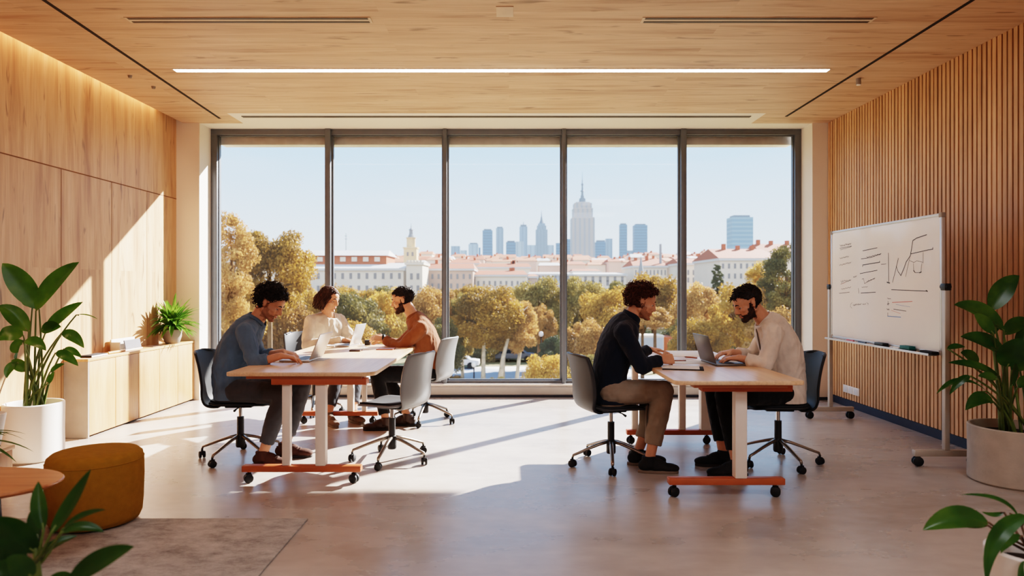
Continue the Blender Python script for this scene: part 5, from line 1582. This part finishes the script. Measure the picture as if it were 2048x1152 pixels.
# dark understorey beyond the plaza, one tree after another
rnd = random.Random(5)
for i in range(20):
    px = 370 + i * 68 + rnd.uniform(-12, 12)
    if 1262 < px < 1366: px = 1240 if px < 1314 else 1385
    d = 74 + rnd.uniform(-3, 8)
    tree(px, 612 + rnd.uniform(-8, 10), 110, d, 'round', 'dark' if i % 3 else 'olive', 'dark tree of the shaded row behind the park, at the back', group='shaded tree row behind the park', rot=i * .9, ybot=735)
for i in range(19):
    px = 330 + i * 76 + rnd.uniform(-14, 14); d = 92 + rnd.uniform(-4, 6)
    tree(px, 566 + rnd.uniform(-4, 12), 92, d, 'round', ('olive', 'amber', 'gold')[i % 3], 'autumn tree of the far row before the houses', group='far tree row before the houses', rot=i * 1.1, ybot=660)

# ---- buildings
def gable(mb, x0, x1, y0, y1, z0, h, along='X'):
    if along == 'X':
        ym = (y0 + y1) / 2
        vs = [(x0, y0, z0), (x1, y0, z0), (x1, y1, z0), (x0, y1, z0), (x0 + .6, ym, z0 + h), (x1 - .6, ym, z0 + h)]
        fs = [(0, 1, 5, 4), (2, 3, 4, 5), (1, 2, 5), (3, 0, 4), (3, 2, 1, 0)]
    else:
        xm = (x0 + x1) / 2
        vs = [(x0, y0, z0), (x1, y0, z0), (x1, y1, z0), (x0, y1, z0), (xm, y0 + .6, z0 + h), (xm, y1 - .6, z0 + h)]
        fs = [(0, 4, 5, 3), (1, 2, 5, 4), (0, 1, 4), (2, 3, 5), (3, 2, 1, 0)]
    mb.add(vs, fs)
def zpx(py, d): return CH - (py - VY) * d / F
def xpx(px, d): return (px - VX) * d / F
def building(label, px0, px1, d, depth, yeave, yridge, wall, roof, rows=(), ncol=0, wh=.6, group=None, cornice=True, chim=0, ww=.35, name='apartment_building'):
    x0, x1 = xpx(px0, d), xpx(px1, d); ze = zpx(yeave, d); zr = zpx(yridge, d + depth / 2)
    t = thing(name, label, 'building', ((x0 + x1) / 2, d + depth / 2, GZ), group=group)
    MB().bb(x0, x1, d, d + depth, GZ, ze).build('wall', X_[wall], t)
    if cornice: MB().bb(x0 - .25, x1 + .25, d - .3, d + depth + .3, ze, ze + .35).build('cornice', X_['roofg'], t); ze += .351
    mb = MB(); gable(mb, x0 - .3, x1 + .3, d - .35, d + depth + .35, ze, max(.4, zr - ze)); mb.build('roof', X_[roof], t)
    for yr in rows:
        z = zpx(yr, d)
        for k in range(ncol):
            x = x0 + (x1 - x0) * (k + .5) / ncol; hw = (x1 - x0) / ncol * ww / 2
            MB().bb(x - hw, x + hw, d - .06, d + .1, z - wh, z + wh).build('window', X_['pane'], t)
    r_ = random.Random(int(px0))
    for k in range(chim):
        x = r_.uniform(x0 + 1, x1 - 1); h = r_.uniform(.8, 1.6)
        h *= .55; MB().bb(x - .28, x + .28, d + depth * .45, d + depth * .45 + .6, zr - .8, zr + h).build('chimney', X_['brick'], t)
    return t
# long white building with the brick attic, and its corner tower
d = 110
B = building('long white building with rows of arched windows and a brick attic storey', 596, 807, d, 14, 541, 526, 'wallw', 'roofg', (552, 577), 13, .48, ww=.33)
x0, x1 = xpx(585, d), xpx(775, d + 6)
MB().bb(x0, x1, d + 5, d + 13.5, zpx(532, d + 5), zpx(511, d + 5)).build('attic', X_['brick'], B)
mb = MB(); gable(mb, x0 - .4, x1 + .4, d + 4.4, d + 14, zpx(511, d + 5), 1.1); mb.build('attic_roof', X_['roofg'], B)
for k in range(7):
    x = x0 + (x1 - x0) * (k + .6) / 7.4
    MB().bb(x - .45, x + .45, d + 4.8, d + 5.2, zpx(523, d + 5), zpx(514, d + 5)).build('attic_window', X_['wallc'], B)
ct_ = thing('corner_tower', 'white square corner tower with battlements at the end of the long building', 'tower', (xpx(828, d), d + 3, GZ))
x0, x1 = xpx(812.5, d - 1), xpx(845, d - 1)
MB().bb(x0, x1, d - 1, d + 7, GZ, zpx(530, d)).build('tower_wall', X_['wallw'], ct_)
MB().bb(x0 - .25, x1 + .25, d - 1.25, d + 7.2, zpx(530, d) + .001, zpx(525, d)).build('parapet', X_['wallw'], ct_)
for k in range(5):
    x = x0 + (x1 - x0) * (k + .5) / 5; MB().bb(x - .2, x + .2, d - 1.3, d - .9, zpx(525, d) + .001, zpx(521, d)).build('battlement', X_['wallw'], ct_)
for yr in (553, 577):
    for k in range(2):
        x = x0 + (x1 - x0) * (.32 + .4 * k); MB().bb(x - .22, x + .22, d - 1.06, d - .9, zpx(yr, d) - .5, zpx(yr, d) + .5).build('window', X_['pane'], ct_)
# church tower with green-gold spire behind it
d = 140
ch_ = thing('church_tower', 'golden stone church tower with a slender lantern spire', 'tower', (xpx(820, d), d + 1.5, GZ))
xc = xpx(820, d); yc = d + 1.5
def sq(w, z0, z1, mat, name, n=4, w1=None):
    mb = MB(); w1 = w if w1 is None else w1
    mb.loft([[Vector((xc + ww_ * math.cos(2 * PI * (k + .5) / n), yc + ww_ * math.sin(2 * PI * (k + .5) / n), z)) for k in range(n)] for ww_, z in ((w, z0), (w1, z1))])
    return mb.build(name, X_[mat], ch_)
q2 = 1.414
sq(1.35 * q2, GZ, zpx(497, d), 'stone', 'tower_shaft'); sq(1.5 * q2, zpx(497, d) + .001, zpx(494, d), 'stone', 'tower_cornice')
sq(.95, zpx(494, d) + .001, zpx(476, d), 'stone', 'belfry', 8); sq(1.1, zpx(476, d) + .001, zpx(474, d), 'stone', 'belfry_cornice', 8)
sq(.72, zpx(474, d) + .001, zpx(467, d), 'slate', 'dome', 8, .42); sq(.42, zpx(467, d) + .001, zpx(459, d), 'slate', 'lantern', 8, .36); sq(.55, zpx(459, d) + .001, zpx(455, d), 'slate', 'lantern_cap', 8, .12); sq(.10, zpx(455, d) + .001, zpx(444, d), 'slate', 'finial', 6, .02)
for k in (-.5, .5): MB().bb(xc + k - .2, xc + k + .2, yc - 1.42, yc - 1.2, zpx(512, d), zpx(504, d)).build('belfry_opening', X_['pane'], ch_)
# other town blocks:  label, px0, px1, d, depth, yeave, yridge, wall, roof, rows, ncol, chimneys
BL = [
 ('brown stone block behind the second mullion', 846, 946, 118, 14, 541, 527, 'wallb', 'roofr', (553, 572), 8, 1),
 ('white block with a long red roof in the centre pane', 951, 1052, 122, 12, 553, 541, 'wallw', 'roofr', (567,), 9, 2),
 ('long red-roofed house above the white centre block', 956, 1060, 150, 9, 537, 527, 'wallc', 'roofr', (), 0, 3),
 ('pale block with a red roof left of the centre pane', 900, 958, 160, 12, 529, 520, 'wallc', 'roofr', (), 0, 1),
 ('grey-blue slab block right of the white centre block', 1058, 1140, 130, 12, 551, 546, 'panel', 'roofg', (556,), 10, 0),
 ('brown house in front of the grey-blue slab block', 1058, 1074, 124, 5, 556, 550, 'wallb', 'roofp', (), 0, 0),
 ('white modern block with a red stripe right of the third mullion', 1149, 1252, 126, 12, 552, 548, 'wallw', 'roofg', (558, 566), 7, 0),
 ('white house with red roof behind the red striped block', 1146, 1200, 150, 10, 545, 538, 'wallc', 'roofr', (), 0, 0),
 ('long pale house with red roof left of the fourth mullion', 1268, 1334, 128, 12, 535, 520, 'wallc', 'roofr', (545,), 9, 2),
 ('long pale house with red roof right of the fourth mullion', 1360, 1480, 120, 12, 530, 517, 'wallc', 'roofr', (545, 560), 11, 4),
 ('wide pale palace block with red roof in the right pane', 1440, 1560, 100, 14, 521, 498, 'wallc', 'roofr', (532, 552), 10, 3),
 ('pale house with red roof by the right window frame', 1520, 1612, 110, 8, 508, 488, 'wallc', 'roofr', (520,), 8, 3),
 ('pale house with red roof behind the golden tree in the first pane', 470, 600, 140, 12, 526, 510, 'wallc', 'roofr', (540,), 9, 2),
]
for lb, a, b, d, dp, ye, yr, wa, ro, rows, nc, chn in BL:
    building(lb, a, b, d, dp, ye, yr, wa, ro, rows, nc, .45 * d / 120, chim=chn)
# small houses further off
rnd = random.Random(21)
n = 0
for row, (d0, ytop, ns) in enumerate(((175, 524, 26), (215, 519, 28), (265, 516, 30), (330, 514, 32))):
    cur = 380.0
    while cur < 1700:
        w = rnd.uniform(24, 48) * (1 - .12 * row); px = cur + w / 2; cur += w + 1150 / d0
        dd = d0 + rnd.uniform(-9, 9)
        up_ = 0 if 880 < px < 1260 else (6 if px < 880 else 4 + (px - 1260) * .03)
        ye = ytop + rnd.uniform(-3, 8) - up_ * (1 - .15 * row)
        rf = rnd.choice(['roofr', 'roofp', 'roofp', 'roofg']); wl_ = rnd.choice(['wallc', 'wallw', 'wallp', 'wallc'])
        building('small pale town house among the many roofs below the skyline', px - w / 2, px + w / 2, dd, rnd.uniform(8, 14), ye, ye - rnd.uniform(3, 7), wl_, rf, (), 0, group='town houses below the skyline', cornice=False, chim=rnd.choice([0, 1, 1]), name='town_house')
        n += 1
# masts on the roofs
for px, y0, y1, d, lb in ((692, 505, 466, 125, 'thin aerial mast on the roof of the long white building'), (1321, 520, 488, 130, 'slim chimney stack on the roofs left of the fourth mullion')):
    mb = MB(); mb.frustum(at(px, y0 + 12, d), at(px, y1, d), .10 if px < 1000 else .28, .05 if px < 1000 else .24, 8)
    if px < 1000:
        for q in (6, 12): mb.tube([at(px - 3, y1 + q, d), at(px + 3, y1 + q, d)], .05, 6)
    tag(mb.build('roof_mast', X_['slate'], None), lb, 'mast')
sp_ = MB(); p = at(1282, 548, 122); sp_.loft([[p + Vector((w * math.cos(2 * PI * k / 6), w * math.sin(2 * PI * k / 6), z)) for k in range(6)] for w, z in ((.5, -8), (.48, .5), (.03, 3.2))])
tag(sp_.build('church_spire', X_['slate'], None), 'small dark pointed spire before the roofs left of the fourth mullion', 'spire')

# ---- skyline
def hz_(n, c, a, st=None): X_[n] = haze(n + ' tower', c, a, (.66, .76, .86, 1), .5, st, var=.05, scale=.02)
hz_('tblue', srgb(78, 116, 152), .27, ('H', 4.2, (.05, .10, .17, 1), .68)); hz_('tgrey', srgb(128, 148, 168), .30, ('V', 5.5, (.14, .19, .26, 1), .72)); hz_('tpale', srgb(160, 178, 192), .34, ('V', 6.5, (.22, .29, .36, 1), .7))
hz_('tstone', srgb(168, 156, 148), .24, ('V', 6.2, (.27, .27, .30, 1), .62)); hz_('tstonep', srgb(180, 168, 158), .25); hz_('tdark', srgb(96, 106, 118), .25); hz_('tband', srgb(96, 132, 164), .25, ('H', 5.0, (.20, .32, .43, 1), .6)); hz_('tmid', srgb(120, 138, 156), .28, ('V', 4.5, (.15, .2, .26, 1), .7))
def tower(label, px0, px1, ytop, d, mat, crown=0, ant=0, ry=0):
    x0, x1 = xpx(px0, d), xpx(px1, d); z = zpx(ytop, d); w = x1 - x0
    t = thing('office_tower', label, 'tower', ((x0 + x1) / 2, d + w * .4, GZ))
    MB().bb(x0, x1, d, d + w * .8, GZ, z).build('shaft', X_[mat], t)
    if crown: MB().bb(x0 + w * .12, x1 - w * .12, d + w * .1, d + w * .7, z + .01, z + crown).build('roof_plant', X_['tdark'], t)
    if ant: MB().frustum(((x0 + x1) / 2, d + w * .4, z), ((x0 + x1) / 2, d + w * .4, z + ant), 1.1, .3, 6).build('antenna', X_['tdark'], t)
    return t
TW = [('low grey tower at the far left of the skyline', 902, 920, 492, 1000, 'tgrey', 0, 0), ('lowest grey block second in the skyline', 921.5, 933.5, 500.5, 980, 'tpale', 0, 0),
 ('wide pale grey tower left of the tall blue pair', 937, 957, 488, 1020, 'tpale', 2, 0), ('thin dark slab beside the wide pale grey tower', 957.5, 961, 495, 1030, 'tblue', 0, 0),
 ('solid blue tower, left of the tall pair', 965, 985, 460.5, 1000, 'tblue', 2, 0), ('striped grey blue tower, right of the tall pair', 992, 1007, 456, 1000, 'tgrey', 2, 0),
 ('short dark blue tower left of the antenna tower', 1012, 1032, 484, 960, 'tblue', 2, 0), ('pale short tower in front of the antenna tower', 1031.5, 1047, 483, 930, 'tpale', 0, 0),
 ('slim pale blue tower with an antenna', 1039, 1055, 453, 1050, 'tgrey', 3, 8), ('low pale tower left of the stepped spire tower', 1055, 1073, 490, 1000, 'tpale', 0, 0),
 ('small pale tower right of the stepped spire tower', 1095, 1108, 490, 1000, 'tpale', 0, 0), ('small dark tower left of the third mullion', 1112, 1122, 486, 1040, 'tblue', 0, 0),
 ('grey blue block left of the large stone tower', 1131, 1146, 478, 1060, 'tblue', 0, 0), ('dark blue block just right of the large stone tower', 1191, 1213, 484, 1060, 'tblue', 3, 0),
 ('slim blue tower right of the large stone tower', 1212, 1225, 477, 1040, 'tgrey', 0, 0), ('narrow dark blue twin tower', 1240, 1254.5, 449, 1000, 'tblue', 2, 0),
 ('broad dark blue twin tower', 1269, 1295, 450, 1000, 'tblue', 2, 0), ('low grey block between the twin towers', 1255, 1266, 501, 1010, 'tgrey', 0, 0),
 ('broad blue banded tower standing alone in the right pane', 1464, 1506.5, 434, 800, 'tband', 2.5, 0)]
for a in TW: tower(*a)
def stepped(label, pxc, d, steps, mats, name):
    x = xpx(pxc, d); t = thing(name, label, 'tower', (x, d + 15, GZ)); yc = d + 15
    zprev = GZ
    for (hw, ytop, hw1, mat, nm, n) in steps:
        w = hw * d / F; w1 = hw1 * d / F; z = zpx(ytop, d)
        k_ = 1.0 if n > 4 else 1.0 / math.cos(PI / 4)
        mb = MB(); mb.loft([[Vector((x + ww_ * k_ * math.cos(2 * PI * (k + .5) / n), yc + ww_ * k_ * math.sin(2 * PI * (k + .5) / n), zz)) for k in range(n)] for ww_, zz in ((w, zprev), (w1, z))])
        mb.build(nm, X_[mat], t); zprev = z + .01
    return t
stepped('large pale stone skyscraper with stepped crown and dark spire', 1167, 900,
    [(23, 436, 22.5, 'tstone', 'shaft', 4), (22.2, 434, 22.2, 'tstonep', 'cornice', 4), (19.3, 417, 19.3, 'tstone', 'upper_shaft', 4), (19.8, 415.5, 19.8, 'tstonep', 'upper_cornice', 4), (17.5, 405, 17.5, 'tstone', 'top_storeys', 4), (14, 402.5, 14, 'tstonep', 'terrace', 4),
     (7.2, 394, 6.4, 'tdark', 'lantern', 8), (4.2, 388, 3.4, 'tdark', 'lantern_top', 8), (2.6, 380, 2.2, 'tdark', 'spire_base', 8), (4.4, 378, 3.6, 'tdark', 'spire_ring', 8), (1.9, 367, 1.5, 'tdark', 'spire_shaft', 8), (2.6, 364, 2.2, 'tdark', 'upper_ring', 8), (1.1, 356, .8, 'tdark', 'needle_base', 8), (.6, 339, .15, 'tdark', 'needle', 6)], None, 'stone_skyscraper')
stepped('smaller stepped grey tower with a pointed spire', 1084, 950,
    [(12, 458, 11.6, 'tmid', 'shaft', 4), (9.2, 450, 9.2, 'tmid', 'upper_shaft', 4), (7.4, 445, 6.6, 'tmid', 'top_storeys', 4), (5, 440, 3.6, 'tdark', 'spire_base', 8), (3.0, 432, 1.5, 'tdark', 'spire_shaft', 8), (1.2, 418, .2, 'tdark', 'needle', 6)], None, 'spire_skyscraper')

# ---- street things
BD = 70
bus = thing('city_bus', 'white and orange bus passing behind the right table', 'bus', (xpx(1306, BD), BD, GZ))
x0, x1 = xpx(1262, BD), xpx(1342, BD); zb_, zt_ = GZ + .45, zpx(669, BD)
MB().bb(x0, x1 - .9, BD - 1, BD + 1.4, zb_, zt_).build('bus_body', X_['wallw'], bus, bevel=.15)
MB().bb(x1 - 1.0, x1, BD - 1, BD + 1.4, zb_, zt_ - .15).build('rear_panel', M['orange'], bus, bevel=.12)
MB().bb(x0 + .1, x1 - 1.05, BD - 1.015, BD - .95, mix(zb_, zt_, .45), mix(zb_, zt_, .9)).build('side_windows', X_['panel'], bus)
MB().bb(x0 + .05, x1 - .95, BD - 1.02, BD - .95, mix(zb_, zt_, .02), mix(zb_, zt_, .22)).build('skirt', M['orange'], bus)
for q in (.2, .78): MB().tube([(mix(x0, x1, q), BD - 1.1, GZ + .5), (mix(x0, x1, q), BD - .7, GZ + .5)], .5, 18).build('wheel', M['black'], bus, autos=True)
MB().bb(x0 + .4, x1 - .4, BD - .8, BD + 1.2, GZ + .4, zb_ + .05).build('chassis', M['black'], bus)
def lamp(px, yt, d, lb):
    p = at(px, yt, d); t = thing('street_lamp', lb, 'street lamp', (p.x, d, GZ))
    MB().tube([(p.x, d, GZ), (p.x, d, GZ + 1), (p.x, d, p.z)], [.10, .06, .045], 8).build('pole', M['slot'], t, True)
    MB().ell((p.x, d, p.z + .16), (.20, .20, .22)).build('lamp_globe', M['potwhite'], t, True)
lamp(1082, 672, 55, 'pale globe street lamp left of the third mullion'); lamp(948, 733, 50, 'globe street lamp at the left of the plaza'); lamp(1178, 664, 56, 'globe street lamp behind the back of the man in navy')
def car(px, py, d, mat, lb, L=4.2):
    p = Vector((xpx(px, d), d, GZ + .05)); t = thing('car', lb, 'car', p, group='cars along the road')
    prof = [(-L / 2, .35), (-L / 2, .75), (-L * .42, .85), (-L * .30, 1.32), (L * .16, 1.36), (L * .30, .90), (L / 2, .78), (L / 2, .35)]
    mb = MB(); mb.loft([[p + Vector((x, y, z)) for x, z in prof] for y in (-.85, .85)]); mb.build('car_body', mat, t, bevel=.06)
    mb = MB(); mb.loft([[p + Vector((x, y, z)) for x, z in ((-L * .38, .90), (-L * .29, 1.26), (L * .14, 1.29), (L * .25, .92))] for y in (-.865, .865)]); mb.build('car_windows', M['screen'], t)
    for q in (-L * .3, L * .3): MB().tube([p + Vector((q, -.88, .32)), p + Vector((q, .88, .32))], .32, 16).build('axle_wheels', M['black'], t, autos=True)
car(1030, 0, 72, M['grey'], 'grey car parked at the right of the centre pane'); car(916, 0, 66, M['potwhite'], 'white car parked at the left of the centre pane')

# ------------------------------------------------------------------ light
def sunlamp(name, travel, e, ang, col):
    l = bpy.data.lights.new(name, 'SUN'); l.energy = e; l.angle = math.radians(ang); l.color = col
    o = bpy.data.objects.new(name, l); COL.objects.link(o); o.rotation_euler = Vector(travel).to_track_quat('-Z', 'Y').to_euler(); o.location = (10, 20, 30)
sunlamp('sun', (-.92, -1, -.745), SUN_E, .7, (1, .90, .77))
sunlamp('facade_fill_sun', (.25, 1, -.62), FACADE_FILL_E, 50, (1, .95, .88))  # added fill sun from behind the room, brightens the facades outside
def area(name, loc, rot, sx, sy, e, col, spread=180):
    l = bpy.data.lights.new(name, 'AREA'); l.shape = 'RECTANGLE'; l.size = sx; l.size_y = sy; l.energy = e; l.color = col; l.spread = math.radians(spread)
    o = bpy.data.objects.new(name, l); COL.objects.link(o); o.location = loc; o.rotation_euler = rot
# hidden cove strip over the left wall
area('cove_light', (XL + .040, 2.1, ZC + .145), (0, math.radians(8), 0), .05, 10.3, COVE_E, (1, .57, .31), 120)
# unseen area lights added under the ceiling to fill the room, stronger on the right
for x in (-2.2, 2.2):
    for y in (1.2, -1.4):
        area('overhead_fill_light', (x, y, ZC - .01), (0, 0, 0), 1.1, 1.1, FILL_E * (1.5 if x > 0 else .8), (1, .96, .93))
w = bpy.data.worlds.new('sky'); SC.world = w; w.use_nodes = True
nt = w.node_tree; L = nt.links; bg = nt.nodes['Background']
tc = N(nt, 'ShaderNodeTexCoord'); sp = N(nt, 'ShaderNodeSeparateXYZ'); L.new(tc.outputs['Generated'], sp.inputs[0])
r = ramp(nt, [(0.0, (.90, .93, .93, 1)), (.07, (.80, .90, .96, 1)), (.20, (.50, .74, 1.0, 1)), (.8, (.34, .58, .95, 1))])
L.new(sp.outputs['Z'], r.inputs['Fac'])
no = N(nt, 'ShaderNodeTexNoise'); no.inputs['Scale'].default_value = 2.2; no.inputs['Detail'].default_value = 6
mp = N(nt, 'ShaderNodeMapping'); mp.inputs['Scale'].default_value = (1, 1, 7); L.new(tc.outputs['Generated'], mp.inputs[0]); L.new(mp.outputs[0], no.inputs['Vector'])
rc = ramp(nt, [(.5, (0, 0, 0, 1)), (.85, (.35, .35, .35, 1))]); L.new(no.outputs['Fac'], rc.inputs['Fac'])
mx_ = N(nt, 'ShaderNodeMix', data_type='RGBA'); L.new(rc.outputs['Color'], mx_.inputs['Factor']); L.new(r.outputs['Color'], mx_.inputs['A']); mx_.inputs['B'].default_value = (.9, .92, .93, 1)
L.new(mx_.outputs['Result'], bg.inputs['Color']); bg.inputs['Strength'].default_value = SKY_E

# ------------------------------------------------------------------ picture
SC.view_settings.view_transform = VT
try: SC.view_settings.look = LOOK
except Exception as e: print(e)
SC.view_settings.exposure = EXPO
SC.view_settings.use_white_balance = True
SC.view_settings.white_balance_temperature = WB
c = SC.cycles
c.use_denoising = True
try: c.denoiser = 'OPENIMAGEDENOISE'; c.denoising_input_passes = 'RGB_ALBEDO_NORMAL'
except Exception: pass
c.max_bounces = 9; c.diffuse_bounces = 5; c.glossy_bounces = 4; c.transmission_bounces = 4; c.transparent_max_bounces = 12
c.sample_clamp_indirect = 6.0; c.caustics_reflective = False; c.caustics_refractive = False
c.use_adaptive_sampling = True; c.adaptive_threshold = .02
